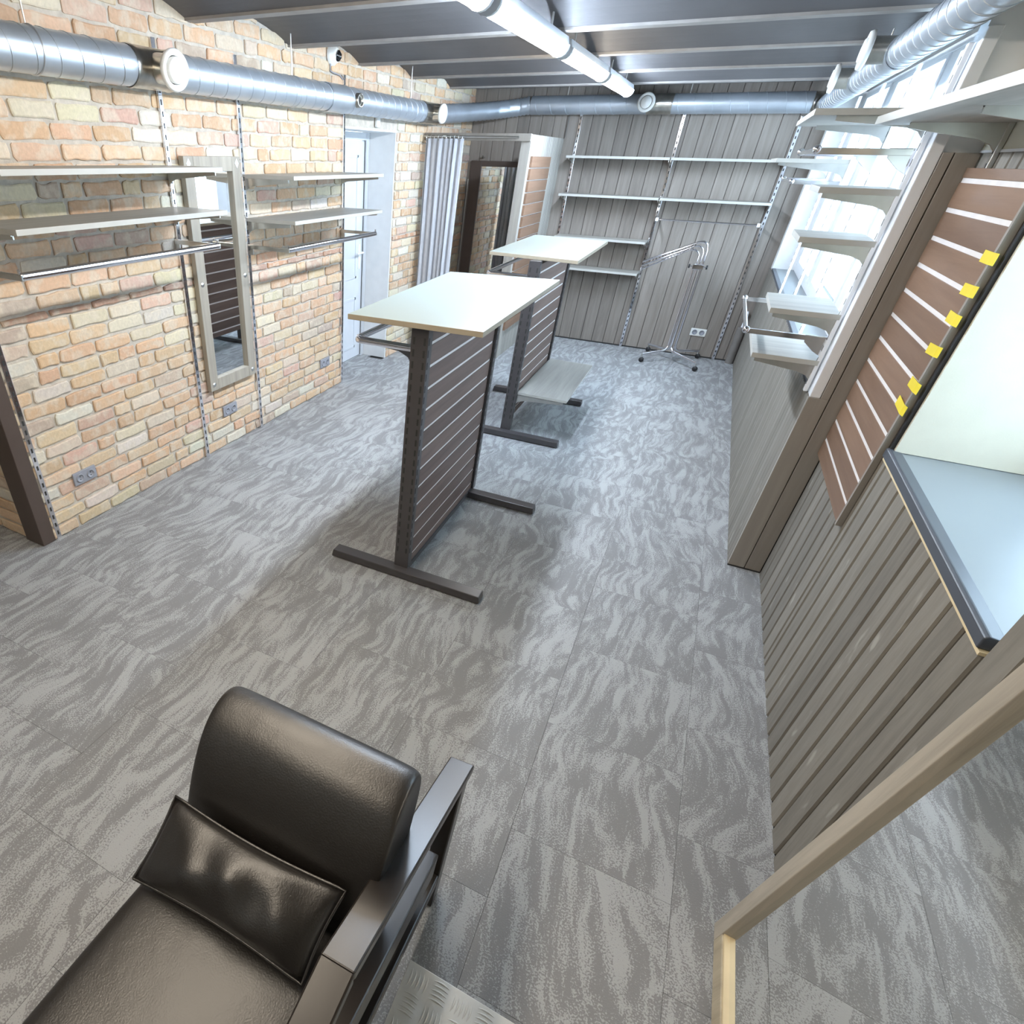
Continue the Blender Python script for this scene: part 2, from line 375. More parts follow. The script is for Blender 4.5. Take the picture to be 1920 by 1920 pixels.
# ================================================================== SETTING
# ---- floor and carpet tiles
floor = struct(box(-4.6, 1.4, -3.0, 8.2, -0.12, -0.012).build('floor', m_subfloor), 'floor laid with grey swirl-patterned carpet tiles')
TX, TY, GAP = 0.492, 0.508, 0.0005
full = None
i0 = int((-4.5+0.0145)//TX); i1 = int((0.80+0.0145)//TX)
for i in range(i0, i1+1):
    for j in range(-4, 15):
        x0 = -0.0145 + i*TX; x1 = x0+TX; y0 = 1.202 + j*TY + (0.254 if i % 2 else 0.0); y1 = y0+TY
        xm = (x0+x1)/2; ym = (y0+y1)/2
        right = XN+0.004 if ym < 3.3 else XR+0.004
        left = -4.5 if y0 < 1.5 else (-3.09 if 4.8 < ym < 5.9 else XL-0.004)
        cx0, cx1, cy0, cy1 = max(x0, left), min(x1, right), y0, min(y1, YF+0.004)
        if cx1-cx0 < 0.02 or cy1-cy0 < 0.02 or cy0 < -1.2: continue
        whole = abs(cx1-cx0-TX) < 1e-4 and abs(cy1-cy0-TY) < 1e-4
        if whole and full is not None:
            t = full.copy(); COL.objects.link(t); t.parent = floor; t.location = Vector((xm, ym, 0)) - world_loc(floor)
        else:
            mb = MB()
            mb.hexa([(cx0, cy0, -0.012), (cx1, cy0, -0.012), (cx1, cy1, -0.012), (cx0, cy1, -0.012)],
                    [(cx0+GAP, cy0+GAP, 0), (cx1-GAP, cy0+GAP, 0), (cx1-GAP, cy1-GAP, 0), (cx0+GAP, cy1-GAP, 0)])
            t = mb.build('carpet_tile', m_carpet, floor, loc=(xm, ym, 0))
            if whole: full = t

# ---- ceiling: shallow vaults between beams running across the room
ceil = MB()
ys_b = [3.21 + 0.965*k for k in range(-6, 6)]
for a, b in zip(ys_b[:-1], ys_b[1:]):
    a2, b2 = a+0.04, min(b-0.04, 8.1)
    poly = []
    for k in range(13):
        t = k/12; y = a2 + (b-0.04-a2)*t
        poly.append((y, ZC+0.008 + 0.08*(1-(2*t-1)**2)))
    poly += [(b+0.0, ZC+0.008), (b, 2.6), (a, 2.6), (a, ZC+0.008)]
    ceil.prism(poly, 'x', -4.6, 1.0)
ceiling = struct(ceil.build('ceiling', m_ceiling), 'dark grey ceiling of shallow brick vaults between beams')
bm0 = box(-4.55, 1.35, -0.04, 0.04, ZC-0.004, ZC+0.012)
for y in ys_b:
    if y > 7.8: continue
    b = MB(); b.box(-4.55, XN+0.2, y-0.042, y+0.042, ZC-0.004, ZC+0.012); b.build('beam', m_beam, ceiling)

# ---- brick wall on the left, with a doorway; the return towards the recess at its near end
wall_left = MB()
T = 0.35
wall_left.box(XL-T, XL, 1.545, 4.873, 0, 2.55)
wall_left.box(XL-T, XL, 5.862, 8.0, 0, 2.55)
wall_left.box(XL-T, XL, 4.873, 5.862, 2.015, 2.55)
wl = struct(wall_left.build('wall_left', m_mortar), 'old yellow and orange brick wall with pale mortar')
TINTS = [((0.63, 0.43, 0.28), 32), ((0.65, 0.48, 0.325), 32), ((0.66, 0.57, 0.43), 16), ((0.60, 0.42, 0.33), 8), ((0.68, 0.62, 0.53), 8), ((0.63, 0.54, 0.38), 4), ((0.53, 0.42, 0.34), 4)]
def tint():
    k = random.choices([t for t, w in TINTS], [w for t, w in TINTS])[0]; j = random.uniform(0.9, 1.1)
    return tuple(min(1, c*j*random.uniform(0.96, 1.04)) for c in k)
def brick_shape(a0, a1, z0, z1, depth):
    """uneven weathered brick face: outline points (a,z) and faces; a runs along the wall"""
    n = 14; pts = []
    cx, cz = (a0+a1)/2, (z0+z1)/2; hx, hz = (a1-a0)/2, (z1-z0)/2
    base = [(-1, -.68), (-.93, -1), (-.4, -1), (.1, -1), (.55, -1), (.94, -1), (1, -.62), (1, .6), (.93, 1), (.45, 1), (0, 1), (-.5, 1), (-.94, 1), (-1, .66)]
    for u, w in base:
        pts.append((cx + hx*u + random.uniform(-.0045, .0045), cz + hz*w + random.uniform(-.0045, .0045)))
    back = pts; front = [(cx + (p[0]-cx)*(1-.006/hx), cz + (p[1]-cz)*(1-.006/hz)) for p in pts]
    return back, front, depth
def add_brick(mb, cols, shp, plane, base, col):
    back, front, dep = shp; n = len(back)
    def P(p, d):
        return (base+d, p[0], p[1]) if plane == 'x' else (p[0], base-d, p[1])
    vs = [P(p, -0.004) for p in back] + [P(p, dep*0.7) for p in back] + [P(p, dep) for p in front]
    fs = [tuple(range(2*n, 3*n))]
    for i in range(n):
        k = (i+1) % n
        fs.append((i, k, k+n, i+n)); fs.append((i+n, k+n, k+2*n, i+2*n))
    mb._add(vs, fs); cols += [col]*len(fs)
def build_bricks(mb, cols, name, parent, loc=None):
    o = mb.build(name, m_brick, parent, loc=loc)
    at = o.data.color_attributes.new('tint', 'FLOAT_COLOR', 'CORNER')
    data = []
    for p in o.data.polygons:
        c = cols[p.index]; data += [c[0], c[1], c[2], 1.0]*p.loop_total
    at.data.foreach_set('color', data)
    return o
def ceil_z(y):
    for a, b in zip(ys_b[:-1], ys_b[1:]):
        if a <= y <= b:
            t = max(0, min(1, (y-a-0.04)/(b-a-0.08))); return ZC+0.008 + 0.08*(1-(2*t-1)**2)
    return ZC
plan = []
COURSE = 0.0757
zrow = 0.006; row = 0
rows = []
while zrow < 2.48:
    if abs(zrow-1.145) < 0.03: rows.append((zrow, zrow+0.030, True)); zrow += 0.042
    else: rows.append((zrow, zrow+COURSE-0.0145, False)); zrow += COURSE
for ri, (za, zb, band) in enumerate(rows):
    segs = [(1.60, 4.868)] + ([(5.866, YF-0.005)] if zb < 2.02 else [])
    if za > 2.02: segs = [(1.60, YF-0.005)]
    elif zb >= 2.02: segs = [(1.60, 4.868), (5.866, YF-0.005)]
    for sa, sb in segs:
        y = sa - random.uniform(0, 0.24)
        while y < sb:
            l = random.choice([0.235, 0.25, 0.26, 0.262, 0.255, 0.25, 0.24, 0.26, 0.13]) if not band else 0.262
            a, b = max(y, sa), min(y+l-0.016, sb)
            if b-a > 0.035 and za < ceil_z((a+b)/2)-0.01:
                plan.append((a, b, za, zb, band))
            y += l
def score(p):
    pr = project((XL, (p[0]+p[1])/2, (p[2]+p[3])/2))
    if pr is None or not (-30 < pr[0] < 1950 and -30 < pr[1] < 1950): return 0
    return (p[1]-p[0])*(p[3]-p[2])/pr[2]**2
plan.sort(key=score, reverse=True)
rest = MB(); rest_c = []
for k, (a, b, za, zb, band) in enumerate(plan):
    col = tint() if not band else random.choice([(0.52, 0.33, 0.24), (0.58, 0.34, 0.22), (0.46, 0.31, 0.24)])
    shp = brick_shape(a, b, za + (random.uniform(-.003, .003) if not band else 0), zb, random.uniform(0.007, 0.014) if not band else 0.016)
    if k < 300:
        mb = MB(); cs = []; add_brick(mb, cs, shp, 'x', XL, col); build_bricks(mb, cs, 'brick', wl, loc=(XL, (a+b)/2, (za+zb)/2))
    else: add_brick(rest, rest_c, shp, 'x', XL, col)
o = build_bricks(rest, rest_c, 'brick', wl); o['kind'] = 'stuff'
# return of the wall beside the recess
wr = struct(box(-4.5, XL-0.004, 1.545, 1.90, 0, 2.55).build('wall_recess', m_mortar), 'brick wall turning left behind the dark post')
rest = MB(); rest_c = []
for za, zb, band in rows:
    x = -4.4
    while x < -2.94:
        l = 0.25; b = min(x+l-0.013, -2.93)
        if b-x > 0.04:
            if zb < 1.05 and x > -3.6:
                mb = MB(); cs = []; add_brick(mb, cs, brick_shape(x, b, za, zb, 0.01), 'y', 1.545, tint()); build_bricks(mb, cs, 'brick', wr, loc=((x+b)/2, 1.545, (za+zb)/2))
            else: add_brick(rest, rest_c, brick_shape(x, b, za, zb, 0.01), 'y', 1.545, tint())
        x += l
o = build_bricks(rest, rest_c, 'brick', wr); o['kind'] = 'stuff'
# doorway reveal lining
rv = MB(); rv.box(-3.075, XL-0.002, 5.848, 5.866, 0.0, 2.015).box(-3.075, XL-0.002, 4.873, 5.85, 2.0, 2.018).box(-3.075, XL-0.03, 4.868, 4.886, 0.0, 2.0)
struct(rv.build('trim_1', m_plaster), 'smooth white plaster reveal of the doorway')
# door
door = struct(thing('door_1', 'white panelled plastic door set back in the brick wall', 'door', (-3.09, 5.36, 0)))
del door['category']
fr = MB(); DX = -3.085
fr.box(DX-0.03, DX+0.03, 5.79, 5.848, 0, 1.998).box(DX-0.03, DX+0.03, 4.886, 4.945, 0, 1.998).box(DX-0.03, DX+0.03, 4.945, 5.79, 1.94, 1.998)
fr.build('door_frame', m_door, door, bevel=0.003)
lf = MB(); lx0, lx1 = DX-0.03, DX+0.012
lf.box(lx0, lx1, 4.95, 5.785, 0.012, 1.935)
leaf = lf.build('door_leaf', m_door, door, bevel=0.003)
def door_panel(y0, y1, z0, z1):
    p = MB(); w = 0.022
    for a in [(y0, y1, z0, z0+w), (y0, y1, z1-w, z1), (y0, y0+w, z0, z1), (y1-w, y1, z0, z1)]:
        p.box(lx1, lx1+0.007, a[0], a[1], a[2], a[3])
    p.box(lx1, lx1+0.002, y0+w, y1-w, z0+w, z1-w)
    p.build('door_panel', m_door, leaf, bevel=0.002)
door_panel(5.06, 5.66, 0.80, 1.83); door_panel(5.06, 5.66, 0.12, 0.62)
gk = box(lx1+0.001, lx1+0.004, 5.782, 5.79, 0.012, 1.94); gk.build('seal', m_slot, door)
h = MB(); h.box(lx1, lx1+0.008, 5.70, 5.735, 0.88, 1.10).tube([(lx1+0.006, 5.718, 1.03), (lx1+0.05, 5.718, 1.03), (lx1+0.055, 5.70, 1.03), (lx1+0.055, 5.59, 1.03)], 0.009, 8)
h.build('door_handle', m_valve, leaf)

# ---- far wall of dark vertical boards
wf = struct(box(XL-0.2, XR+0.02, YF+0.016, YF+0.2, 0, 2.55).build('wall_far', m_slot), 'far wall of dark grey-brown vertical boards')
x = -2.79
while x < 0.60:
    w = 0.1315; b = min(x+w, 0.62)
    prof = [(x+0.0012, YF+0.014), (x+0.0012, YF+0.006), (x+0.005, YF), (b-0.005, YF), (b-0.0012, YF+0.006), (b-0.0012, YF+0.014)]
    MB().prism([(p[0], p[1]) for p in prof], 'z', 0.012, 2.5).build('plank', m_plank, wf, loc=((x+b)/2, YF, 0))
    x += w
struct(box(XL, XR, YF-0.004, YF+0.014, 0.0, 0.014).build('baseboard_far', m_slot), 'thin dark gap strip at the foot of the boarded wall')

# ---- right wall: low boarded wall under the window, window, stepped pillar, near wall with niche
wr_ = struct(box(XR+0.016, 1.0, 3.35, 8.0, 0, 0.945).build('wall_right', m_slot), 'low right wall of narrow grey-brown boards under the window')
def vgroove(y0, y1, z0, z1, x, parent, mat, w=0.108, name='plank', g=0.013):
    y = y0
    first = None
    while y < y1 - 0.004:
        b = min(y+w, y1)
        dp = 0.020 if g > 0.01 else 0.008
        prof = [(x+dp+0.003, y+0.0005), (x+dp, y+0.0005), (x+dp, y+g), (x+dp*0.3, y+g), (x, y+g+0.004), (x, b-g*0.35), (x+dp, b-0.0005), (x+dp+0.003, b-0.0005)]
        if b-y > 0.02: MB().prism(prof, 'z', z0, z1).build(name, mat, parent, loc=(x, (y+b)/2, z0))
        y += w
vgroove(3.345, YF-0.002, 0.0, 0.955, XR, wr_, m_groove, 0.075, g=0.006)
# step with two taupe boards
tr = MB(); tr.box(0.600, 0.679, 3.318, 3.345, 0, 0.957); tr.box(0.647, 0.679, 3.318, 3.345, 0.957, 1.885)
t3 = struct(thing('trim_3', 'taupe boards on the step between window wall and near wall', 'trim', (0.68, 3.33, 0))); del t3['category']
tr.build('board', m_board, t3, bevel=0.002)
box(0.683, 0.757, 3.318, 3.345, 0, 1.885).build('board', m_board, t3, bevel=0.002)
box(0.677, 0.685, 3.335, 3.345, 0, 1.885).build('gap_strip', m_slot, t3)
box(0.60, 0.757, 3.316, 3.35, 0.0, 0.008).build('shadow_strip', m_slot, t3)
# masonry behind the boards
mas = MB(); mas.box(XN+0.024, 1.25, 2.56, 3.349, 0, 2.55).box(XN+0.024, 1.25, -3.0, 2.56, 0, 0.995).box(XN+0.024, 1.25, -3.0, 1.42, 0.995, 2.55).box(XN+0.024, 1.25, 1.42, 2.56, 2.25, 2.55)
wn = struct(mas.build('wall_near_right', m_cream), 'near right wall, grooved boards below and cream plaster above')
vgroove(1.42, 2.55, 0.0, 0.988, XN, wn, m_groove)
vgroove(2.55, 3.317, 0.0, 1.885, XN, wn, m_groove)
vgroove(-0.848, 1.42, 0.0, 1.885, XN, wn, m_groove)
cap = MB(); cap.box(XN-0.004, XN+0.03, 2.55, 3.345, 1.885, 1.893); struct(cap.build('trim_4', m_white), 'thin white edge above the near boards')
up = MB(); up.box(XN, XN+0.016, 2.53, 3.349, 1.893, 2.42).box(XN, XN+0.016, 1.40, 2.53, 2.25, 2.42).box(XN, XN+0.016, -3.0, 1.40, 1.885, 2.42)
struct(up.build('trim_5', m_cream), 'cream plaster band above the near boards')
nr = MB(); nr.box(XN+0.008, 1.25, 2.532, 2.562, 1.03, 2.25)
struct(nr.build('trim_6', m_cream), 'cream side of the near window niche')
struct(box(XN-0.003, XN+0.02, 2.546, 2.562, 1.03, 1.893).build('trim_7', m_rubber), 'black strip for plank edge and shadow between slatted panel and cream niche')  # board edge and the shadow beside it, drawn as one black strip
sill = struct(thing('trim_8', 'blue-grey sill of the near window niche', 'sill', (0.98, 2.0, 1.0))); del sill['category']
box(XN+0.02, 1.25, 1.43, 2.545, 1.0, 1.028).build('sill_board', m_sill, sill)
MB().prism([(XN-0.010, 1.000), (XN+0.030, 1.000), (XN+0.030, 1.030), (XN-0.002, 1.034), (XN-0.010, 1.028)], 'y', 1.44, 2.56).build('sill_edge', m_silledge, sill, bevel=0.003)
struct(box(XN-0.005, XN+0.016, 1.43, 2.555, 0.990, 0.9985).build('trim_9', m_rawpine), 'raw pine batten under the sill edge')
w2 = struct(thing('window_2', 'near niche window beyond the right edge', 'window', (1.2, 2.0, 1.03))); del w2['category']
fb = MB()
for a in [(1.43, 2.515, 1.03, 1.10), (1.43, 2.515, 2.18, 2.25), (1.43, 1.50, 1.10, 2.18), (2.445, 2.515, 1.10, 2.18)]:
    fb.box(1.19, 1.25, a[0], a[1], a[2], a[3])
fb.build('window_frame', m_white, w2, bevel=0.004)
box(1.216, 1.222, 1.50, 2.445, 1.10, 2.18).build('window_pane', m_glass, w2)

# window wall: header, jambs, far reveal, sill, window
hd = struct(box(0.615, 1.0, 3.47, 8.0, 2.36, 2.55).build('wall_header', m_board), 'lintel above the long window, its shade put into the taupe colour')  # grey-brown only from shade; the board colour carries that shade
box(0.603, 0.645, 3.322, 3.36, 0.957, 2.235).build('trim_10', m_white, bevel=0.003)
struct(bpy.data.objects['trim_10'], 'white corner post of the long window')
struct(box(0.605, 0.88, 3.352, 3.47, 0.957, 2.55).build('trim_11', m_white), 'white near jamb of the long window')
struct(box(0.607, 0.88, 7.70, YF+0.02, 0.957, 2.37).build('trim_12', m_plaster), 'white far reveal of the long window')
sl = struct(thing('trim_13', 'grey sill with dark front edge under the long window', 'sill', (0.7, 5.5, 0.955))); del sl['category']
box(0.64, 0.80, 3.47, 7.70, 0.945, 0.972).build('sill_board', m_sill, sl)
box(0.607, 0.64, 3.355, 7.70, 0.945, 0.974).build('sill_edge', m_silledge, sl, bevel=0.003)
w1 = struct(thing('window_1', 'long white framed window with bright panes behind the shelves', 'window', (0.8, 5.5, 0.97))); del w1['category']
WX0, WX1 = 0.79, 0.86
box(WX0, WX1, 3.47, 7.70, 0.972, 1.03).build('frame_rail', m_white, w1, bevel=0.004)
box(WX0, WX1, 3.47, 7.70, 2.325, 2.36).build('frame_rail', m_white, w1, bevel=0.004)
for a, b in [(7.52, 7.70), (6.22, 6.43), (4.70, 4.88), (3.47, 3.66)]:
    box(WX0, WX1, a, b, 1.03, 2.325).build('mullion', m_white, w1, bevel=0.004)
for a, b in [(6.43, 7.52), (4.88, 6.22), (3.66, 4.70)]:
    sm = MB(); e = 0.045
    for q in [(a, a+e, 1.03, 2.325), (b-e, b, 1.03, 2.325), (a+e, b-e, 1.03, 1.03+e), (a+e, b-e, 2.325-e*0.6, 2.325)]:
        sm.box(WX0-0.008, WX1-0.02, q[0]+0.003, q[1]-0.003, q[2]+0.003, q[3]-0.003)
    sa = sm.build('sash', m_white, w1, bevel=0.003)
    box(WX0+0.02, WX0+0.028, a+e-0.01, b-e+0.01, 1.03+e-0.01, 2.325-e*0.6+0.01).build('window_pane', m_glass, w1)
# unseen part of the room behind the camera
struct(box(-4.6, 1.4, -3.0, -2.8, 0, 2.6).build('wall_back', m_backroom), 'plain wall behind the viewer')
struct(box(-4.75, -4.55, -3.0, 1.9, 0, 2.6).build('wall_recess_side', m_backroom), 'plain side wall of the near recess')

# ---- dark post at the near end of the brick wall
pt = struct(thing('trim_2', 'dark brown post capping the near end of the brick wall', 'post', (-2.85, 1.57, 0))); del pt['category']
box(-2.925, -2.778, 1.522, 1.602, 0, 2.42).build('post', m_post, pt, bevel=0.004)

# ================================================================== SHELVING HARDWARE
def rail(x, y, z0, z1, wall, label, group, mat=m_chrome):
    """slotted upright; wall gives the direction it faces"""
    o = thing('slotted_rail', label, 'rail', (x, y, z0), group)
    w, d = 0.029, 0.016
    b = MB(); s = MB()
    if wall == 'x+':  b.box(x, x+d, y-w/2, y+w/2, z0, z1)
    elif wall == 'y-': b.box(x-w/2, x+w/2, y-d, y, z0, z1)
    elif wall == 'x-': b.box(x-d, x, y-w/2, y+w/2, z0, z1)
    b.build('channel', mat, o, bevel=0.002)
    z = z0+0.03
    while z < z1-0.04:
        for off in (0.0,):
            if wall == 'x+': s.box(x+d-0.001, x+d+0.0006, y-0.005, y+0.005, z, z+0.024)
            elif wall == 'y-': s.box(x-0.005, x+0.005, y-d-0.0006, y-d+0.001, z, z+0.022)
            else: s.box(x-d-0.0006, x-d+0.001, y-0.005, y+0.005, z, z+0.024)
        z += 0.05
    so = s.build('slot', m_slot, o); so['kind'] = 'stuff'
    return o
GL = 'slotted rails on the brick wall'
rail(-2.79, 1.625, 0.0, 2.33, 'x+', 'slotted rail against the dark post at the near end of the brick wall', GL)
rail(XL+0.008, 2.90, 0.0, 2.30, 'x+', 'slotted chrome rail just left of the brick wall mirror', GL)
rail(XL+0.008, 3.556, 0.0, 2.30, 'x+', 'slotted chrome rail just right of the brick wall mirror', GL)
rail(XL+0.008, 4.862, 0.0, 2.32, 'x+', 'slotted rail at the doorway edge of the brick wall', GL)
GF = 'slotted rails on the boarded wall'
rail(-1.592, YF-0.001, 0.0, 2.26, 'y-', 'left slotted rail on the boarded far wall near the fitting room', GF)
rail(-0.605, YF-0.001, 0.0, 2.26, 'y-', 'middle slotted rail on the boarded far wall behind the garment rack', GF)
rail(0.395, YF-0.001, 0.0, 2.20, 'y-', 'right slotted rail on the boarded far wall by the window', GF)
GR = 'slotted rails by the window'
rail(XR-0.001, 3.41, 0.96, 2.20, 'x-', 'white slotted rail on the near jamb of the long window', GR, m_white)
rail(XR+0.006, 4.30, 0.974, 2.228, 'x-', 'white slotted rail in front of the large window pane', GR, m_white)
rail(XR+0.006, 5.20, 0.974, 2.228, 'x-', 'white slotted rail in front of the mullion further along the window', GR, m_white)
rail(XR+0.006, 6.10, 0.974, 2.228, 'x-', 'white slotted rail furthest along the window', GR, m_white)
rail(XN-0.001, 3.13, 1.70, 2.20, 'x-', 'short slotted rail above the tan slatted panel', GR, m_zinc)

def bracket(parent, ax, p, d, sgn, h=0.055, t=0.006, mat=m_zinc, tip=0.016):
    """tapered bracket: ax 'x' or 'y' direction of reach, p = (x, y, z top) at the wall, d reach"""
    prof = [(0, 0), (d, 0), (d, -tip), (0.06, -h*0.75), (0.02, -h), (0, -h-0.02)]
    b = MB()
    if ax == 'x': b.prism([(p[0]+sgn*u, p[2]+w) for u, w in prof], 'y', p[1]-t/2, p[1]+t/2)
    else: b.prism([(p[1]+sgn*u, p[2]+w) for u, w in prof], 'x', p[0]-t/2, p[0]+t/2)
    # flange that carries the board
    if ax == 'x': b.box(p[0], p[0]+sgn*d, p[1]-0.009, p[1]+0.009, p[2]-0.003, p[2])
    else: b.box(p[0]-0.009, p[0]+0.009, p[1], p[1]+sgn*d, p[2]-0.003, p[2])
    return b.build('bracket', mat, parent)
def board(parent, x0, x1, y0, y1, z0, z1, mat, edgemat=m_edge):
    b = MB(); b.mi = 1; b.box(x0, x1, y0, y1, z0, z1)
    for i in range(len(b.f)):
        pass
    b.m[0] = 0; b.m[1] = 0
    return b.build('board', [mat, edgemat], parent, bevel=0.001)
GS = 'shelves on the brick wall'
def wall_shelf_left(y0, y1, zb, rails, label):
    o = thing('wall_shelf', label, 'shelf', ((XL+0.02), (y0+y1)/2, zb), GS)
    board(o, XL+0.022, XL+0.40, y0, y1, zb, zb+0.022, m_shelf)
    for ry, dy in rails: bracket(o, 'x', (XL+0.018, ry+dy, zb), 0.34, 1)
wall_shelf_left(1.615, 2.895, 1.745, [(1.625, 0.0), (2.90, -0.016)], 'upper grey shelf above the long bar at the near end of the brick wall')
wall_shelf_left(1.615, 2.905, 1.548, [(1.625, 0.0), (2.90, -0.012)], 'lower grey shelf above the long bar at the near end of the brick wall')
wall_shelf_left(3.572, 4.832, 1.694, [(3.556, 0.02), (4.862, -0.04)], 'upper grey shelf between brick wall mirror and doorway')
wall_shelf_left(3.572, 4.832, 1.451, [(3.556, 0.02), (4.862, -0.04)], 'lower grey shelf between brick wall mirror and doorway')
GB = 'hanging bars on the brick wall'
def hang_bar_left(y0, y1, z, ra, rb, label):
    o = thing('hanging_bar', label, 'clothes bar', (XL+0.02, (y0+y1)/2, z), GB)
    d = 0.34
    MB().tube([(XL+d, y0, z), (XL+d, y1, z)], 0.0135, 12, sy=1.25).build('bar', m_chrome, o)
    for ry, yy in ((ra, y0), (rb, y1)):
        a = MB(); a.box(XL+0.018, XL+d+0.012, yy-0.007, yy+0.007, z-0.014, z+0.010)
        a.box(XL+0.012, XL+0.05, yy-0.004, yy+0.004, z-0.05, z+0.012)
        a.build('bar_arm', m_zinc, o, bevel=0.002)
        MB().tube([(XL+d, yy-0.004, z+0.012), (XL+d, yy-0.004, z+0.030)], 0.006, 8).build('stop_pin', m_chrome, o)
hang_bar_left(1.622, 2.87, 1.395, 1.625, 2.9, 'long chrome clothes bar under the near pair of grey shelves')
hang_bar_left(3.568, 4.84, 1.303, 3.556, 4.862, 'chrome clothes bar under the pair of grey shelves beside the doorway')

# ---- mirror on the brick wall
mr = thing('wall_mirror', 'tall narrow mirror in a grey frame screwed to the brick wall', 'mirror', (XL+0.02, 3.245, 0.46))
x0, x1 = XL+0.014, XL+0.05
box(x0, x1, 2.985, 3.065, 0.46, 1.81).build('frame_stile', m_frame, mr, bevel=0.003)
box(x0, x1, 3.415, 3.495, 0.46, 1.81).build('frame_stile', m_frame, mr, bevel=0.003)
box(x0, x1, 3.065, 3.415, 0.46, 0.535).build('frame_rail', m_frame, mr, bevel=0.003)
box(x0, x1, 3.065, 3.415, 1.735, 1.81).build('frame_rail', m_frame, mr, bevel=0.003)
box(x0, x0+0.012, 3.06, 3.42, 0.53, 1.74).build('mirror_glass', m_mirror, mr)
for yy in (3.022, 3.458):
    for zz in (0.50, 1.14, 1.775):
        if zz > 1.7:
            MB().prism([(yy-0.018, zz), (yy, zz-0.026), (yy+0.018, zz), (yy, zz+0.026)], 'x', x1, x1+0.003).build('screw_plate', m_white, mr)
        else: MB().lathe([(0.0, 0.005), (0.013, 0.004), (0.016, 0.0)], (x1, yy, zz), (1, 0, 0), 12).build('screw_cap', m_zinc, mr)

# ---- sockets
def socket_x(y, z, label):
    o = thing('double_socket', label, 'socket', (XL, y, z-0.037), 'sockets in the brick wall')
    box(XL+0.006, XL+0.02, y-0.078, y+0.078, z-0.038, z+0.038).build('plate', m_socket, o, bevel=0.004)
    for dy in (-0.036, 0.036):
        MB().lathe([(0.0, 0.001), (0.019, 0.001), (0.020, 0.005), (0.024, 0.005), (0.025, 0.0)], (XL+0.02, y+dy, z), (1, 0, 0), 16).build('outlet', m_socket, o)
        pin = MB()
        for dz in (-0.009, 0.009): pin.lathe([(0.0, 0.002), (0.003, 0.002), (0.003, 0.0)], (XL+0.0205, y+dy, z+dz*0.9), (1, 0, 0), 8)
        pin.build('pin_holes', m_slot, o)
socket_x(1.885, 0.288, 'grey double socket low on the brick wall nearest the dark post')
socket_x(3.198, 0.265, 'grey double socket low on the brick wall below the mirror')
socket_x(4.56, 0.272, 'grey double socket low on the brick wall near the doorway')
o = thing('double_socket', 'white double socket low on the boarded far wall beside the garment rack', 'socket', (0.16, YF, 0.22))
box(0.08, 0.238, YF-0.012, YF, 0.222, 0.300).build('plate', m_valve, o, bevel=0.003)
for dx in (0.123, 0.195):
    MB().lathe([(0.0, 0.002), (0.021, 0.002), (0.022, 0.006), (0.026, 0.006), (0.027, 0.0)], (dx, YF-0.012, 0.261), (0, -1, 0), 16).build('outlet', m_socket, o)
# small box above the doorway and camera
o = thing('door_sensor', 'small white box with cable on the bricks above the doorway', 'sensor', (XL, 5.44, 2.02))
box(XL+0.008, XL+0.03, 5.41, 5.47, 2.025, 2.10).build('case', m_valve, o, bevel=0.004)
MB().tube([(XL+0.014, 5.40, 2.10), (XL+0.014, 5.40, 2.19)], 0.004, 6).build('cable', m_socket, o)
o = thing('security_camera', 'round white security camera high on the brick wall below the vault', 'camera', (XL, 4.70, 2.40))
MB().lathe([(0.0, 0.05), (0.03, 0.05), (0.048, 0.042), (0.052, 0.02), (0.06, 0.018), (0.06, 0.004), (0.062, 0.0)], (XL+0.008, 4.69, 2.415), (1, 0, 0), 20).build('housing', m_valve, o)
MB().lathe([(0.0, 0.035), (0.022, 0.028), (0.034, 0.008), (0.036, 0.0)], (XL+0.05, 4.70, 2.41), (0.8, 0.45, -0.4), 16).build('lens', m_lens, o)
MB().tube([(XL+0.016, 4.66, 2.37), (XL+0.016, 4.665, 2.325), (XL+0.016, 4.70, 2.318), (XL+0.016, 4.80, 2.312), (XL+0.016, 4.85, 2.29)], 0.0045, 6).build('cable', m_socket, o)

# ================================================================== VENTILATION
def ring(mb, c, axis, r):
    mb.lathe([(r, -0.005), (r+0.0035, -0.0025), (r+0.0035, 0.0025), (r, 0.005)], c, axis, 28)
def spiral(mb, a, b, r, pitch):
    """raised lock seam winding round the duct between a and b"""
    a = Vector(a); b = Vector(b); d = (b-a); ln = d.length; d.normalize()
    ref = Vector((0, 0, 1)); u = (ref-d*ref.dot(d)).normalized(); w = d.cross(u)
    n = int(ln/pitch*28); pts = []
    for k in range(n+1):
        t = k/28*2*math.pi; pts.append(a + d*(ln*k/n) + (u*math.cos(t)+w*math.sin(t))*(r+0.0008))
    mb.tube(pts, 0.0022, 4, caps=False)
def valve(parent, c, axis, r, stub=0.12, rs=0.06):
    a = Vector(axis).normalized(); c = Vector(c)
    MB().lathe([(rs, 0.0), (rs, stub-0.012)], c, a, 24).build('collar', m_collar, parent)
    v = MB().lathe([(rs*0.9, stub-0.02), (r*0.98, stub-0.012), (r, stub-0.002), (r*0.93, stub+0.010), (r*0.70, stub+0.006), (r*0.66, stub-0.006)], c, a, 32)
    vo = v.build('air_valve', m_valve, parent)
    MB().lathe([(r*0.62, stub-0.006), (r*0.62, stub+0.012), (r*0.55, stub+0.018), (0.0, stub+0.020)], c, a, 28).build('valve_disc', m_valve, vo)
DLX, DLZ, DLR = -2.68, 2.162, 0.079
o = thing('ventilation_duct', 'long galvanised spiral duct running along the brick wall', 'duct', (DLX, 3.5, DLZ-0.08))
MB().lathe([(DLR, -1.0), (DLR, 2.62)], (DLX, 0.0, DLZ), (0, 1, 0), 32).build('pipe', m_duct, o)
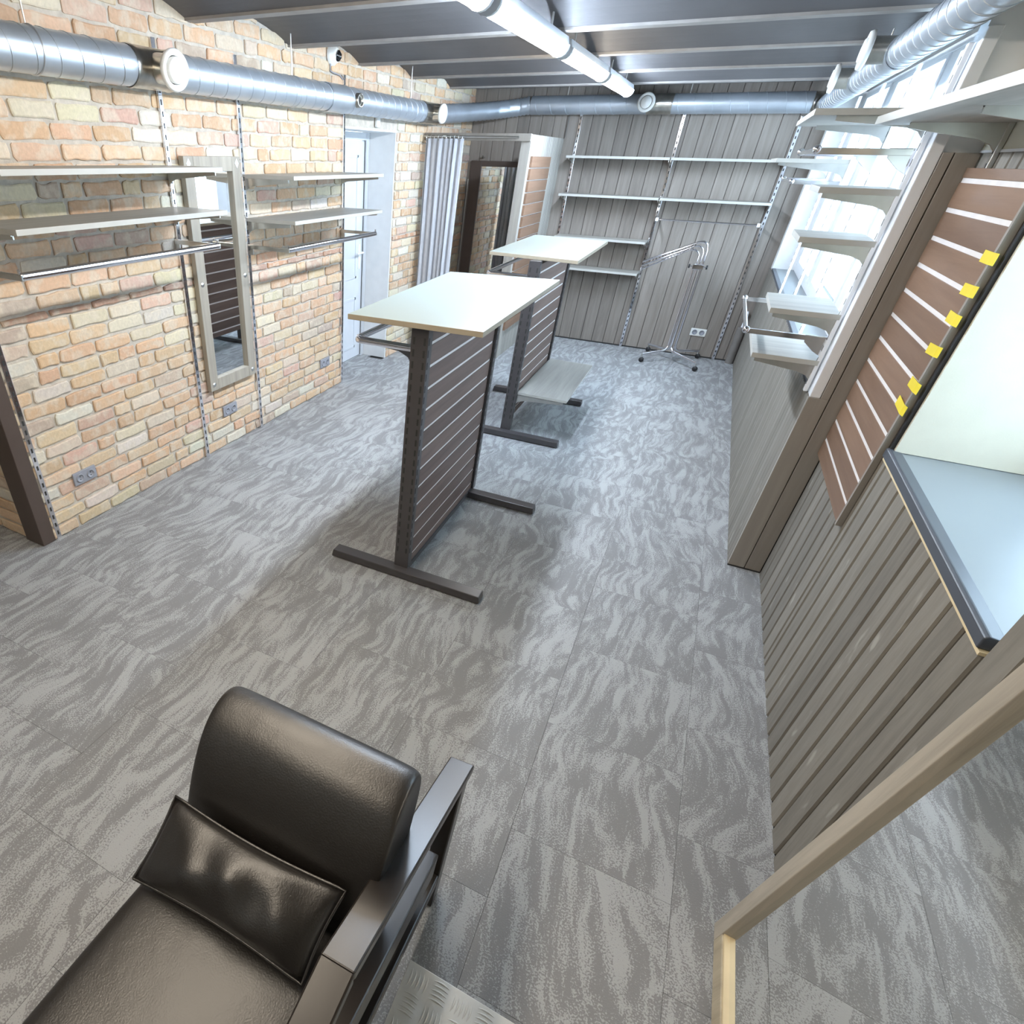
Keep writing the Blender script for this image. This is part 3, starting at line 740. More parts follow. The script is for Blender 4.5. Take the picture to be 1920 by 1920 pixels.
MB().lathe([(DLR, 2.88), (DLR, 6.15)], (DLX, 0.0, DLZ), (0, 1, 0), 32).build('pipe', m_duct, o)
tj = MB().lathe([(DLR+0.003, 2.61), (DLR+0.006, 2.625), (DLR+0.003, 2.64), (DLR+0.003, 2.86), (DLR+0.006, 2.875), (DLR+0.003, 2.89)], (DLX, 0, DLZ), (0, 1, 0), 32)
tj.build('tee_joint', m_collar, o)
tj = MB().lathe([(DLR+0.003, 4.42), (DLR+0.005, 4.43), (DLR+0.004, 4.45), (DLR+0.004, 4.66), (DLR+0.006, 4.68), (DLR+0.003, 4.70)], (DLX, 0, DLZ), (0, 1, 0), 32)
tj.build('coupling', m_duct, o)
tj = MB().lathe([(DLR+0.003, 6.10), (DLR+0.006, 6.12), (DLR+0.003, 6.14), (DLR+0.003, 6.45), (DLR+0.006, 6.47), (DLR, 6.49)], (DLX, 0, DLZ), (0, 1, 0), 32)
tj.build('tee_joint', m_collar, o)
sp = MB(); spiral(sp, (DLX, -0.5, DLZ), (DLX, 2.61, DLZ), DLR, 0.115); spiral(sp, (DLX, 2.89, DLZ), (DLX, 4.42, DLZ), DLR, 0.115); spiral(sp, (DLX, 4.70, DLZ), (DLX, 6.10, DLZ), DLR, 0.115)
sp.build('seam', m_duct, o)
valve(o, (DLX+0.06, 2.76, DLZ), (1, -0.12, -0.1), 0.083, 0.12, 0.06)
valve(o, (DLX+0.05, 6.28, DLZ), (1, -0.1, -0.05), 0.075, 0.11, 0.055)
so = MB().lathe([(0.044, 0.0), (0.044, 0.055), (0.034, 0.056), (0.034, 0.0)], (DLX+0.05, 4.78, DLZ), (1, -0.1, 0), 20).build('stub', m_collar, o)
MB().lathe([(0.0, 0.03), (0.034, 0.03)], (DLX+0.05, 4.78, DLZ), (1, -0.1, 0), 20).build('stub_opening', m_slot, so)
for yy in (4.02, 5.88, 2.1, 0.6):
    MB().tube([(DLX, yy, DLZ+DLR), (DLX, yy, ceil_z(yy)+0.02)], 0.004, 6).build('hanger_rod', m_zinc, o)
    hb = MB(); ring(hb, (DLX, yy, DLZ), (0, 1, 0), DLR+0.001); hb.build('hanger_band', m_duct, o)
# flexible bend into the far duct
FDY, FDZ, FDR = 7.745, 2.295, 0.080
pts = []
for k in range(9):
    t = k/8; a = t*math.pi/2
    pts.append((DLX + 0.55*(1-math.cos(a)), 6.49 + (FDY-6.49)*math.sin(a), DLZ + (FDZ-DLZ)*t))
rr = []
pp_ = []
for k in range(len(pts)-1):
    for q in range(6):
        t = q/6; p = tuple(pts[k][i]*(1-t)+pts[k+1][i]*t for i in range(3)); pp_.append(p); rr.append(DLR+0.001 if q % 2 else DLR-0.006)
pp_.append(pts[-1]); rr.append(FDR)
MB().tube(pp_, rr, 24, caps=False).build('flexible_bend', m_duct, o)
o = thing('ventilation_duct', 'galvanised duct along the top of the boarded far wall', 'duct', (-0.8, FDY, FDZ-0.08))
MB().lathe([(FDR, 0.0), (FDR, 1.35)], (pts[-1][0]+0.022, FDY, FDZ), (1, 0, 0), 32).build('pipe', m_duct, o)
MB().lathe([(FDR, 0.0), (FDR, 1.22)], (-0.80, FDY, FDZ), (1, 0, 0), 32).build('pipe', m_duct, o)
MB().lathe([(FDR+0.003, 0.0), (FDR+0.006, 0.012), (FDR+0.003, 0.024), (FDR+0.003, 0.20), (FDR+0.006, 0.212), (FDR+0.003, 0.224)], (-0.95, FDY, FDZ), (1, 0, 0), 32).build('tee_joint', m_collar, o)
sp = MB(); spiral(sp, (pts[-1][0]+0.04, FDY, FDZ), (-0.95, FDY, FDZ), FDR, 0.15); spiral(sp, (-0.72, FDY, FDZ), (0.40, FDY, FDZ), FDR, 0.15); sp.build('seam', m_duct, o)
valve(o, (-0.95, FDY-0.05, FDZ), (-0.05, -1, 0.05), 0.080, 0.11, 0.055)
for xx in (-0.60, -1.75):
    MB().tube([(xx, FDY, FDZ+FDR), (xx, FDY, 2.46)], 0.004, 6).build('hanger_rod', m_zinc, o)
DRX, DRZ, DRR = 0.515, 2.275, 0.067
o = thing('ventilation_duct', 'galvanised spiral duct running above the window shelves on the right', 'duct', (DRX, 4.5, DRZ-0.07))
MB().lathe([(DRR, 0.6), (DRR, 7.45)], (DRX, 0, DRZ), (0, 1, 0), 32).build('pipe', m_duct, o)
sp = MB(); spiral(sp, (DRX, 0.6, DRZ), (DRX, 7.4, DRZ), DRR, 0.125); sp.build('seam', m_duct, o)
pe = [(DRX, 7.44, DRZ)]
for k in range(7):
    a = k/6*math.pi/2; pe.append((DRX-0.10*(1-math.cos(a)), 7.645+0.10*math.sin(a), DRZ+0.02*k/6))
MB().tube(pe, [DRR+0.002]*len(pe), 24).build('elbow', m_collar, o)
for yy in (5.62, 4.35):
    tj = MB().lathe([(DRR+0.002, yy-0.09), (DRR+0.005, yy-0.08), (DRR+0.003, yy-0.07), (DRR+0.003, yy+0.07), (DRR+0.005, yy+0.08), (DRR+0.002, yy+0.09)], (DRX, 0, DRZ), (0, 1, 0), 28)
    tj.build('tee_joint', m_duct, o)
    valve(o, (DRX-0.045, yy, DRZ+0.01), (-1, 0.0, 0.02), 0.075, 0.10, 0.052)
for yy in (5.0, 3.0):
    MB().tube([(DRX, yy, DRZ+DRR-0.002), (DRX, yy, ceil_z(yy)+0.02)], 0.004, 6).build('hanger_rod', m_zinc, o)

# ================================================================== LAMPS
LX, LZ = -1.05, 2.30
GLMP = 'batten lamps in the ceiling line'
names = {-1: 'warm batten lamp overhead behind the viewer end of the row', 0: 'second warm batten lamp overhead near the viewer end of the row', 1: 'warm batten lamp cut by the top edge, first visible of the row', 2: 'long cool batten lamp, second visible of the ceiling row',
         3: 'warm batten lamp between two cool ones in the ceiling row', 4: 'cool batten lamp at the far end of the ceiling row'}
for k in range(-1, 5):
    y0 = 2.955 + (k-2)*1.345 + 0.02; y1 = y0 + 1.27
    cool = k in (2, 4)
    o = thing('batten_lamp', names[k], 'lamp', (LX, (y0+y1)/2, LZ), GLMP)
    MB().prism([(LX-0.05, LZ+0.045), (LX+0.05, LZ+0.045), (LX+0.04, LZ+0.085), (LX-0.04, LZ+0.085)], 'y', y0, y1).build('housing', m_lampbody, o, bevel=0.003)
    d = MB(); pr = []
    for q in range(9):
        a = math.pi*q/8; pr.append((LX+0.052*math.cos(a), LZ+0.046-0.046*math.sin(a)))
    d.prism(pr, 'y', y0+0.025, y1-0.025)
    d.build('diffuser', m_cool if cool else m_warm, o, smooth=False)
    for ya in (y0, y1-0.025):
        e = MB(); pe2 = [(LX+0.056*math.cos(math.pi*q/8), LZ+0.048-0.052*math.sin(math.pi*q/8)) for q in range(9)]
        e.prism(pe2, 'y', ya, ya+0.025); e.build('end_cap', m_lampbody, o)
    for ya in (y0+0.25, y1-0.25):
        MB().tube([(LX, ya, LZ+0.084), (LX, ya, ceil_z(ya)+0.02)], 0.006, 6).build('hanger', m_zinc, o)

# ================================================================== DISPLAY STANDS
def slat_panel(parent, x0, x1, y0, y1, zs, ztop, mat):
    """slat boards with recessed metal inserts between them, seen from both sides"""
    edges = [zs[0]-0.06] + zs + [ztop]
    core = box(x0+0.004, x1-0.004, y0+0.002, y1-0.002, edges[0]+0.01, ztop-0.01).build('core', m_insert, parent)
    first = None
    for a, b in zip(edges[:-1], edges[1:]):
        box(x0, x1, y0, y1, a+0.007, b-0.007).build('slat', mat, parent, bevel=0.0015, loc=((x0+x1)/2, (y0+y1)/2, a))
def upright(parent, x, y, h, name='post', w=0.078, d=0.05):
    p = box(x-w/2, x+w/2, y-d/2, y+d/2, 0.04, h).build(name, m_dark, parent, bevel=0.003)
    s = MB(); z = 0.14
    while z < h-0.05:
        for dx in (-0.024, 0.024): s.box(x+dx-0.0045, x+dx+0.0045, y-d/2-0.0008, y-d/2+0.001, z, z+0.030)
        for dy in (0.012,): s.box(x+w/2-0.001, x+w/2+0.0008, y-dy-0.0045, y-dy+0.0045, z, z+0.030)
        z += 0.05
    so = s.build('slot', m_slot, p); so['kind'] = 'stuff'
def foot(parent, x0, x1, y, w=0.068, h=0.048):
    MB().prism([(x0, 0.006), (x0+0.01, h), (x1-0.006, h), (x1, 0.012), (x1-0.004, 0.006)], 'y', y-w/2, y+w/2).build('foot', m_dark, parent, bevel=0.004)
    for xx in (x0+0.05, x1-0.05):
        MB().lathe([(0.018, 0.0), (0.02, 0.003), (0.016, 0.009)], (xx, y, 0.0), (0, 0, 1), 12).build('foot_pad', m_rubber, parent)
def u_bar(parent, xpost, xout, y0, y1, z):
    b = MB(); c = 0.03
    b.tube([(xpost-0.03, y0, z), (xout+c, y0, z), (xout+0.008, y0+0.008, z), (xout, y0+c, z), (xout, y1-c, z), (xout+0.008, y1-0.008, z), (xout+c, y1, z), (xpost-0.03, y1, z)], 0.0125, 10, sy=1.3)
    b.build('hanging_bar', m_chrome, parent)
    for y in (y0, y1):
        MB().prism([(xpost-0.036, z+0.016), (xpost-0.20, z+0.014), (xpost-0.20, z-0.014), (xpost-0.12, z-0.02), (xpost-0.075, z-0.04), (xpost-0.05, z-0.085), (xpost-0.036, z-0.11)], 'y', y-0.004, y+0.004).build('bar_bracket', m_chrome, parent)
GD = 'slatted display stands'
# first stand
sx = -0.945
g1 = thing('display_stand', 'near slatted display stand with white top and side hanging bar', 'display stand', (sx, 2.85, 0), GD)
upright(g1, sx, 2.335, 1.262); upright(g1, sx, 3.375, 1.262)
slat_panel(g1, sx-0.022, sx+0.024, 2.362, 3.350, [0.09+0.0992*k for k in range(12)], 1.24, m_slat)
box(sx-0.03, sx+0.03, 2.36, 3.352, 0.085-0.07, 0.085-0.04+0.002).build('bottom_rail', m_dark, g1, bevel=0.002)
foot(g1, -1.345, -0.492, 2.300); foot(g1, -1.345, -0.486, 3.322)
def tabletop(parent, c4, z, t=0.022):
    b = MB(); b.mi = 1
    b.hexa([(x, y, z-t) for x, y in c4], [(x, y, z) for x, y in c4]); b.m[1] = 0; b.m[0] = 0
    b.build('tabletop', [m_top, m_topedge], parent, bevel=0.0015)
tabletop(g1, [(-1.262, 2.262), (-0.672, 2.285), (-0.682, 3.655), (-1.292, 3.545)], 1.284)
u_bar(g1, sx, -1.285, 2.38, 3.32, 1.152)
# second stand
sx2 = -1.02
g2 = thing('display_stand', 'far slatted display stand with pale top and a low shelf', 'display stand', (sx2, 5.0, 0), GD)
upright(g2, sx2, 4.475, 1.262); upright(g2, sx2, 5.53, 1.262)
slat_panel(g2, sx2-0.022, sx2+0.024, 4.502, 5.505, [0.20+0.0975*k for k in range(11)], 1.24, m_slat)
foot(g2, -1.43, -0.585, 4.425); foot(g2, -1.43, -0.605, 5.47)
tabletop(g2, [(-1.378, 4.545), (-0.742, 4.47), (-0.758, 5.79), (-1.385, 5.85)], 1.285)
u_bar(g2, sx2, -1.36, 4.50, 5.50, 1.152)
ls = MB(); ls.mi = 1; ls.box(-0.985, -0.607, 4.49, 5.56, 0.325, 0.345); ls.m[0] = 0; ls.m[1] = 0
ls.build('low_shelf', [m_shelf, m_edge], g2, bevel=0.001)
for yy in (4.487, 5.52): bracket(g2, 'x', (-0.98, yy, 0.325), 0.35, 1, h=0.05, t=0.008, mat=m_zinc)

# ================================================================== FITTING ROOM
o = thing('fitting_room_partition', 'pale clad partition of the fitting room with brown slats', 'partition', (-1.77, 7.1, 0))
PY = 6.50
box(-1.815, -1.725, PY, PY+0.02, 0, 2.018).build('front_board', m_clad, o, bevel=0.002)
box(-1.812, -1.745, PY+0.02, YF-0.002, 0, 2.0).build('core', m_plank, o)
y = PY+0.02
while y < YF-0.01:
    b = min(y+0.066, YF-0.003)
    MB().prism([(-1.745, y+0.001), (-1.735, y+0.001), (-1.728, y+0.006), (-1.728, b-0.006), (-1.735, b-0.001), (-1.745, b-0.001)], 'z', 0.0, 2.015).build('cladding_strip', m_clad, o, loc=(-1.735, (y+b)/2, 0))
    y += 0.066
pc = box(-1.728, -1.720, 6.585, 7.31, 0.30, 1.84).build('slat_core', m_insert, o)
zz = 1.85
k = 0
while zz > 0.35:
    box(-1.728, -1.706, 6.58, 7.315, zz-0.088, zz).build('slat', m_slatw, o, bevel=0.0015, loc=(-1.72, 6.95, zz-0.09)); zz -= 0.0985
ho = tag(box(XL+0.012, -1.727, PY-0.02, PY+0.0, 1.962, 2.02).build('header_board', m_board, bevel=0.002), 'taupe board spanning the top of the fitting room opening', 'board')
cu = thing('curtain', 'light grey curtain gathered at the left of the fitting room', 'curtain', (-2.55, 6.45, 0.03))
cb = MB(); nx, nz = 120, 14; vs = []; fs = []
for j in range(nz+1):
    t = j/nz; z = 0.04 + (1.975-0.04)*t
    for i in range(nx+1):
        u = i/nx
        x = -2.745 + 0.385*u + 0.015*math.sin(3*u+2)*(1-t)
        ph = u*math.pi*2*7 + 0.9*math.sin(u*9) + 0.25*math.sin(6*t+u*5)
        amp = 0.024*(0.75+0.35*math.sin(u*17+1)) * (0.8+0.3*(1-t)) * (1.0 if t < 0.93 else 0.6)
        vs.append((x + 0.008*math.cos(ph*2), 6.44 + amp*math.sin(ph), z))
for j in range(nz):
    for i in range(nx):
        a = j*(nx+1)+i; fs.append((a, a+1, a+nx+2, a+nx+1))
cb._add(vs, fs, True)
oo = cb.build('cloth', m_curtain, cu); sd = oo.modifiers.new('solidify', 'SOLIDIFY'); sd.thickness = 0.002
MB().tube([(-2.775, 6.455, 1.99), (-1.83, 6.455, 1.99)], 0.008, 8).build('curtain_rod', m_zinc, cu)
for k in range(10):
    xx = -2.74 + k*0.041; rg = MB()
    rg.tube([(xx, 6.455+0.017*math.cos(a*math.pi/6), 1.978+0.022*math.sin(a*math.pi/6)) for a in range(13)], 0.003, 6); rg.build('curtain_ring', m_zinc, cu)
bm_ = thing('fitting_room_mirror', 'dark framed tall mirror inside the fitting room', 'mirror', (-2.35, YF-0.02, 0.12))
fy0, fy1 = YF-0.035, YF-0.002
for q in [(-2.735, -2.61, 0.15, 1.80), (-2.06, -1.95, 0.15, 1.80)]: box(q[0], q[1], fy0, fy1, q[2], q[3]).build('frame_stile', m_post, bm_, bevel=0.003)
for q in [(-2.61, -2.06, 0.15, 0.22), (-2.61, -2.06, 1.745, 1.80)]: box(q[0], q[1], fy0, fy1, q[2], q[3]).build('frame_rail', m_post, bm_, bevel=0.003)
box(-2.615, -2.055, YF-0.02, YF-0.012, 0.215, 1.75).build('mirror_glass', m_mirror, bm_)
MB().tube([(-2.745, fy0-0.02, 1.62), (-2.745, fy0-0.02, 0.4)], 0.006, 8).build('edge_bar', m_zinc, bm_)
hk = MB().tube([(-2.60, YF-0.003, 1.83), (-2.60, YF-0.05, 1.83), (-2.60, YF-0.06, 1.85)], 0.008, 8); tag(hk.build('coat_hook', m_zinc), 'small metal coat hook above the fitting room mirror', 'hook')
tag(MB().tube([(-1.722, YF-0.006, 2.02), (-1.715, YF-0.006, 2.24)], 0.006, 8).build('conduit', m_pipe), 'thin grey conduit above the fitting room partition', 'conduit')

# ================================================================== FAR WALL SHELVES
GFS = 'shelves on the boarded wall'
def wall_shelf_far(x0, x1, zb, label, d=0.25, rails=()):
    o = thing('wall_shelf', label, 'shelf', ((x0+x1)/2, YF-0.02, zb), GFS)
    board(o, x0, x1, YF-d, YF-0.02, zb, zb+0.022, m_shelfx)
    for rx in rails: bracket(o, 'y', (rx, YF-0.016, zb), d-0.04, -1, h=0.05)
wall_shelf_far(-1.62, -0.609, 1.846, 'top left shelf on the boarded far wall', rails=(-1.592, -0.615))
wall_shelf_far(-0.600, 0.385, 1.846, 'top right shelf on the boarded far wall', rails=(-0.597, 0.382))
wall_shelf_far(-1.625, -0.609, 1.505, 'second left shelf on the boarded far wall', rails=(-1.592, -0.615))
wall_shelf_far(-0.600, 0.392, 1.505, 'second right shelf on the boarded far wall above the chrome bar', rails=(-0.597, 0.385))
wall_shelf_far(-1.58, -0.622, 1.105, 'third shelf down at the left of the boarded far wall', 0.27, rails=(-1.575, -0.63))
wall_shelf_far(-1.58, -0.618, 0.800, 'lowest shelf at the left of the boarded far wall', 0.27, rails=(-1.575, -0.63))
o = thing('hanging_bar', 'thin chrome bar on the far wall above the garment rack', 'clothes bar', (-0.1, YF-0.2, 1.33))
MB().tube([(-0.565, YF-0.22, 1.338), (0.335, YF-0.22, 1.338)], 0.008, 8).build('bar', m_chrome, o)
for xx in (-0.575, 0.35):
    box(xx-0.006, xx+0.006, YF-0.235, YF-0.016, 1.325, 1.350).build('bar_arm', m_chrome, o, bevel=0.002)
    box(xx-0.014, xx+0.014, YF-0.238, YF-0.20, 1.322, 1.354).build('clip', m_white, o, bevel=0.003)

# ---- garment rack
gr = thing('garment_rack', 'chrome garment rack with sloping arm standing by the far wall', 'garment rack', (-0.055, 7.5, 0))
cx, cy = -0.055, 7.5
for (tx, ty), (ox, oy) in zip([(-0.318, 7.27), (0.225, 7.215), (-0.30, 7.775), (0.225, 7.775)], [(-0.036, -0.018), (-0.002, -0.018), (-0.006, 0.022), (0.034, 0.022)]):
    px, py = cx+ox, cy+oy
    dx, dy = tx-px, ty-py; ln = math.hypot(dx, dy); dx /= ln; dy /= ln
    MB().tube([(px, py, 0.98), (px, py, 0.17), (px+dx*0.008, py+dy*0.008, 0.135), (px+dx*0.035, py+dy*0.035, 0.112), (px+dx*0.08, py+dy*0.08, 0.105), (tx, ty, 0.085)], 0.0135, 10).build('leg', m_chrome, gr)
    w = MB().tube([(tx, ty, 0.09), (tx, ty, 0.05)], 0.007, 8); w.build('caster_stem', m_zinc, gr)
    MB().lathe([(0.0, -0.014), (0.022, -0.014), (0.026, -0.008), (0.026, 0.008), (0.022, 0.014), (0.0, 0.014)], (tx+0.008, ty, 0.026), (0.4, 1, 0), 16).build('caster', m_rubber, gr)
MB().prism([(cx-0.052, cy-0.045), (cx+0.052, cy-0.045), (cx+0.052, cy+0.045), (cx-0.052, cy+0.045)], 'z', 0.93, 0.975).build('clamp', m_chrome, gr, bevel=0.004)
for sx_ in (-1, 1):
    MB().tube([(cx+sx_*0.05, cy, 0.952), (cx+sx_*0.075, cy, 0.952)], 0.006, 8).build('knob_stem', m_chrome, gr)
    MB().lathe([(0.0, -0.008), (0.018, -0.008), (0.02, 0.0), (0.018, 0.008), (0.0, 0.008)], (cx+sx_*0.082, cy, 0.952), (1, 0, 0), 14).build('knob', m_rubber, gr)
for oy, dz, dx in ((-0.03, 0.032, 0.036), (0.03, 0.032, 0.036), (-0.03, -0.006, 0.006), (0.03, -0.046, -0.026)):
    MB().tube([(cx+dx, cy+oy, 0.96), (cx+dx, cy+oy, 1.085+dz*0.6), (cx+dx-0.014, cy+oy, 1.125+dz), (cx+dx-0.05, cy+oy, 1.146+dz), (cx+dx-0.10, cy+oy, 1.140+dz), (-0.585, cy+oy, 0.925+dz)], 0.0085, 8).build('arm_tube', m_chrome, gr)
st = MB()
for k in range(17):
    t = (k+0.5)/17; x = cx-0.07+( -0.585-cx+0.07)*t; z = 1.172 + (0.957-1.172)*t
    st.obar((x, cy-0.03, z), (x, cy+0.03, z), 0.014, 0.010); st.obar((x, cy-0.03, z-0.038), (x, cy-0.03, z), 0.008, 0.010, (1, 0, 0))
so = st.build('crossbar', m_chrome, gr); so['kind'] = 'stuff'
# ---- insulated pipe in the corner
o = thing('heating_pipe', 'grey lagged pipe standing in the far right corner', 'pipe', (0.565, 7.77, 0))
MB().tube([(0.557, 7.78, 0.0), (0.552, 7.775, 0.38)], 0.041, 16).build('lagging', m_pipe, o)
MB().tube([(0.552, 7.775, 0.37), (0.557, 7.78, 0.50), (0.557, 7.80, 0.52), (0.557, 7.85, 0.52)], 0.012, 10).build('pipe', m_white, o)

# ================================================================== RIGHT SIDE SHELVES
GRS = 'short shelves by the window'
for z, lab, yb in [(1.10, 'lowest short grey shelf in front of the long window', 3.895), (1.30, 'second lowest short grey shelf in front of the long window', 3.83),
                   (1.585, 'third short grey shelf up in front of the long window', 3.78), (1.765, 'highest of the four short grey shelves in front of the long window', 3.80)]:
    o = thing('short_shelf', lab, 'shelf', (0.46, 3.6, z-0.02), GRS)
    board(o, 0.322, 0.592, 3.395, yb, z-0.022, z, m_shelfx)
    bracket(o, 'x', (0.585, 3.41, z-0.022), 0.245, -1, h=0.05, t=0.008)
o = thing('wall_shelf', 'high grey shelf seen from below over the window shelves', 'shelf', (0.4, 3.9, 2.0), 'high shelves on the right')
board(o, 0.205, 0.585, 3.42, 4.42, 2.0, 2.022, m_shelfx)
for yy in (3.425+0.04, 4.30): bracket(o, 'x', (0.588, yy, 2.0), 0.30, -1, h=0.05, t=0.012)
o = thing('wall_shelf', 'large grey shelf at the upper right above the tan slatted panel', 'shelf', (0.57, 2.3, 1.965), 'high shelves on the right')
board(o, 0.402, 0.75, 1.30, 3.30, 1.965, 1.99, m_shelf)
for yy in (3.13, 2.30): bracket(o, 'x', (0.742, yy, 1.965), 0.26, -1, h=0.06, t=0.014)
o = thing('wall_shelf', 'eye-level shelf further along the window wall', 'shelf', (0.4, 5.6, 1.84), 'high shelves on the right')
board(o, 0.205, 0.59, 5.19, 6.12, 1.846, 1.868, m_shelfx)
for yy in (5.20, 6.10): bracket(o, 'x', (0.59, yy, 1.846), 0.33, -1, h=0.06, t=0.008)
GBR = 'hanging bars by the window'
def bar_right(x, y0, y1, z, label):
    o = thing('hanging_bar', label, 'clothes bar', (x, (y0+y1)/2, z), GBR)
    MB().tube([(x, y0, z), (x, y1, z)], 0.010, 10).build('bar', m_chrome, o)
    for y in (y0, y1):
        a = MB(); a.box(x-0.008, 0.588, y-0.006, y+0.006, z-0.012, z+0.010); a.prism([(0.588, z+0.012), (0.50, z+0.012), (0.505, z-0.02), (0.55, z-0.055), (0.588, z-0.075)], 'y', y-0.003, y+0.003)
        a.build('bar_arm', m_chrome, o, bevel=0.001)
        MB().lathe([(0.0, -0.018), (0.014, -0.016), (0.016, 0.0), (0.014, 0.016), (0.0, 0.018)], (x, y-0.008, z+0.004), (0, 1, 0), 12).build('clip', m_chrome, o)
bar_right(0.262, 3.425, 4.31, 1.188, 'low chrome bar left of the two lowest window shelves')
bar_right(0.262, 3.44, 4.28, 1.886, 'high chrome bar under the high shelf by the window')
bar_right(0.330, 5.215, 6.09, 1.745, 'chrome bar under the eye-level shelf along the window wall')

# ---- tan slatted panel on the near right wall with yellow tape tabs
o = thing('slatted_panel', 'tan slatted panel with silver inserts on the near right wall', 'panel', (0.745, 2.94, 0.70))
box(0.739, 0.7545, 2.60, 3.312, 0.705, 1.84).build('core', m_insert, o)
zs = [0.70] + [0.785+0.0925*k for k in range(12)]
zs = [z for z in zs if z < 1.83] + [1.848]
for a, b in zip(zs[:-1], zs[1:]):
    box(0.736, 0.755, 2.59, 3.316, a+0.0075, b-0.0075).build('slat', m_slatw, o, bevel=0.0012, loc=(0.745, 2.95, a))
box(0.735, 0.755, 2.572, 2.588, 0.70, 1.848).build('edge_strip', m_board, o)
for k, (z, dy, ro) in enumerate([(1.622, 0.0, 0.02), (1.533, 0.01, -0.05), (1.450, 0.0, 0.04), (1.355, 0.012, -0.12), (1.237, 0.0, 0.1), (1.160, 0.014, 0.2)]):
    t = MB(); y0, y1 = 2.548+dy*0.5, 2.645+dy; h = 0.032
    vs = []
    for yy, xx in ((y1, 0.731), ((y0+y1)/2, 0.7325), (2.575, 0.7335), (y0, 0.745-0.006)):
        vs += [(xx, yy, z-h/2+ro*(yy-y0)*0.5), (xx, yy, z+h/2+ro*(yy-y0)*0.5)]
    n = len(vs)
    vs2 = [(v[0]-0.0015, v[1], v[2]) for v in vs]
    fs = []
    for q in range(0, n-2, 2):
        fs += [(q, q+1, q+3, q+2), (n+q+2, n+q+3, n+q+1, n+q), (q, q+2, n+q+2, n+q), (q+1, n+q+1, n+q+3, q+3)]
    fs += [(0, n, n+1, 1), (n-2, n-1, 2*n-1, 2*n-2)]
    t._add(vs+vs2, fs)
    lab = ['topmost yellow tape tab on the tan slatted panel edge', 'second yellow tape tab from the top on the slatted panel edge', 'third yellow tape tab from the top on the slatted panel edge',
           'third yellow tape tab from the bottom on the slatted panel edge', 'second yellow tape tab from the bottom on the slatted panel edge', 'lowest yellow tape tab on the tan slatted panel edge'][k]
    tag(t.build('tape_tab', m_tape), lab, 'tape', 'yellow tape tabs on the slatted panel')

# ---- floor mirror leaning on the near right wall
fm = thing('floor_mirror', 'large wood framed mirror leaning at the lower right reflecting the carpet', 'mirror', (0.62, 0.6, 0))
H = 1.64; lean = (0.745-0.600)/1.64
def lp(t, d):   # t height along the mirror, d out of its face (towards the room)
    n = Vector((-1, 0, lean)).normalized(); u = Vector((lean, 0, 1)).normalized()
    return Vector((0.618, 0, 0.002)) + u*t + n*d
def slab(y0, y1, t0, t1, d0, d1, name, mat, bev=0.002):
    b = MB()
    bot = [lp(t0, d0), lp(t0, d1)]; top = [lp(t1, d0), lp(t1, d1)]
    vb = [(bot[0].x, y0, bot[0].z), (bot[1].x, y0, bot[1].z), (bot[1].x, y1, bot[1].z), (bot[0].x, y1, bot[0].z)]
    vt = [(top[0].x, y0, top[0].z), (top[1].x, y0, top[1].z), (top[1].x, y1, top[1].z), (top[0].x, y1, top[0].z)]
    b.hexa(vb, vt); b.build(name, mat, fm, bevel=bev)
slab(1.155, 1.207, 0.0, H, 0.0, 0.026, 'frame_stile', m_frame)
slab(-0.20, -0.148, 0.0, H, 0.0, 0.026, 'frame_stile', m_frame)
slab(-0.148, 1.155, 0.0, 0.05, 0.0, 0.026, 'frame_rail', m_paleframe)
slab(-0.148, 1.155, H-0.05, H, 0.0, 0.026, 'frame_rail', m_frame)
slab(-0.15, 1.157, 0.05, 0.056, 0.004, 0.022, 'inner_lip', m_rawpine, 0)
slab(-0.15, 1.157, 0.046, H-0.045, 0.002, 0.008, 'mirror_glass', m_mirror, 0)

# ================================================================== CHEQUER PLATE
cp = thing('chequer_plate', 'bare aluminium chequer plate on the floor beside the armchair', 'plate', (0.1, 0.1, 0))
PX0, PX1, PY0, PY1, PZ = -0.15, 0.46, -0.45, 0.68, 0.010
box(PX0, PX1, PY0, PY1, 0.0, PZ).build('plate', m_check, cp, bevel=0.002)
tb = MB()
cell = 0.062
for i in range(int((PX1-PX0-0.01)/cell)):
    for j in range(int((PY1-PY0-0.01)/cell)):
        cx_ = PX0+0.006+(i+0.5)*cell; cy_ = PY1-0.006-(j+0.5)*cell
        if cx_ < -0.30 or cy_ < 0.05: continue
        for k in range(5):
            off = (k-2)*0.0112
            pts = []
            for q in range(5):
                u = (q/4-0.5)*0.044; c = 0.003*(1-(2*q/4-1)**2)
                pts.append((cx_+u, cy_+off+c, PZ) if (i+j) % 2 else (cx_+off+c, cy_+u, PZ))
            tb.tube(pts, [0.0004, 0.0022, 0.003, 0.0022, 0.0004], 5, caps=False)
so = tb.build('tread', m_check, cp); so['kind'] = 'stuff'

# ================================================================== ARMCHAIR
ch = thing('armchair', 'black leather armchair with one black wooden arm in the foreground', 'armchair', (-0.45, 0.45, 0))
def loft(sections, name, mat, parent, sub=2, cap=True):
    b = MB(); n = len(sections[0]); vs = [p for s_ in sections for p in s_]; fs = []
    for i in range(len(sections)-1):
        for k in range(n):
            k2 = (k+1) % n; fs.append((i*n+k, i*n+k2, (i+1)*n+k2, (i+1)*n+k))
    if cap:
        fs.append(tuple(range(n))[::-1]); fs.append(tuple(range((len(sections)-1)*n, len(sections)*n)))
    b._add(vs, fs, True)
    return b.build(name, mat, parent, subsurf=sub)
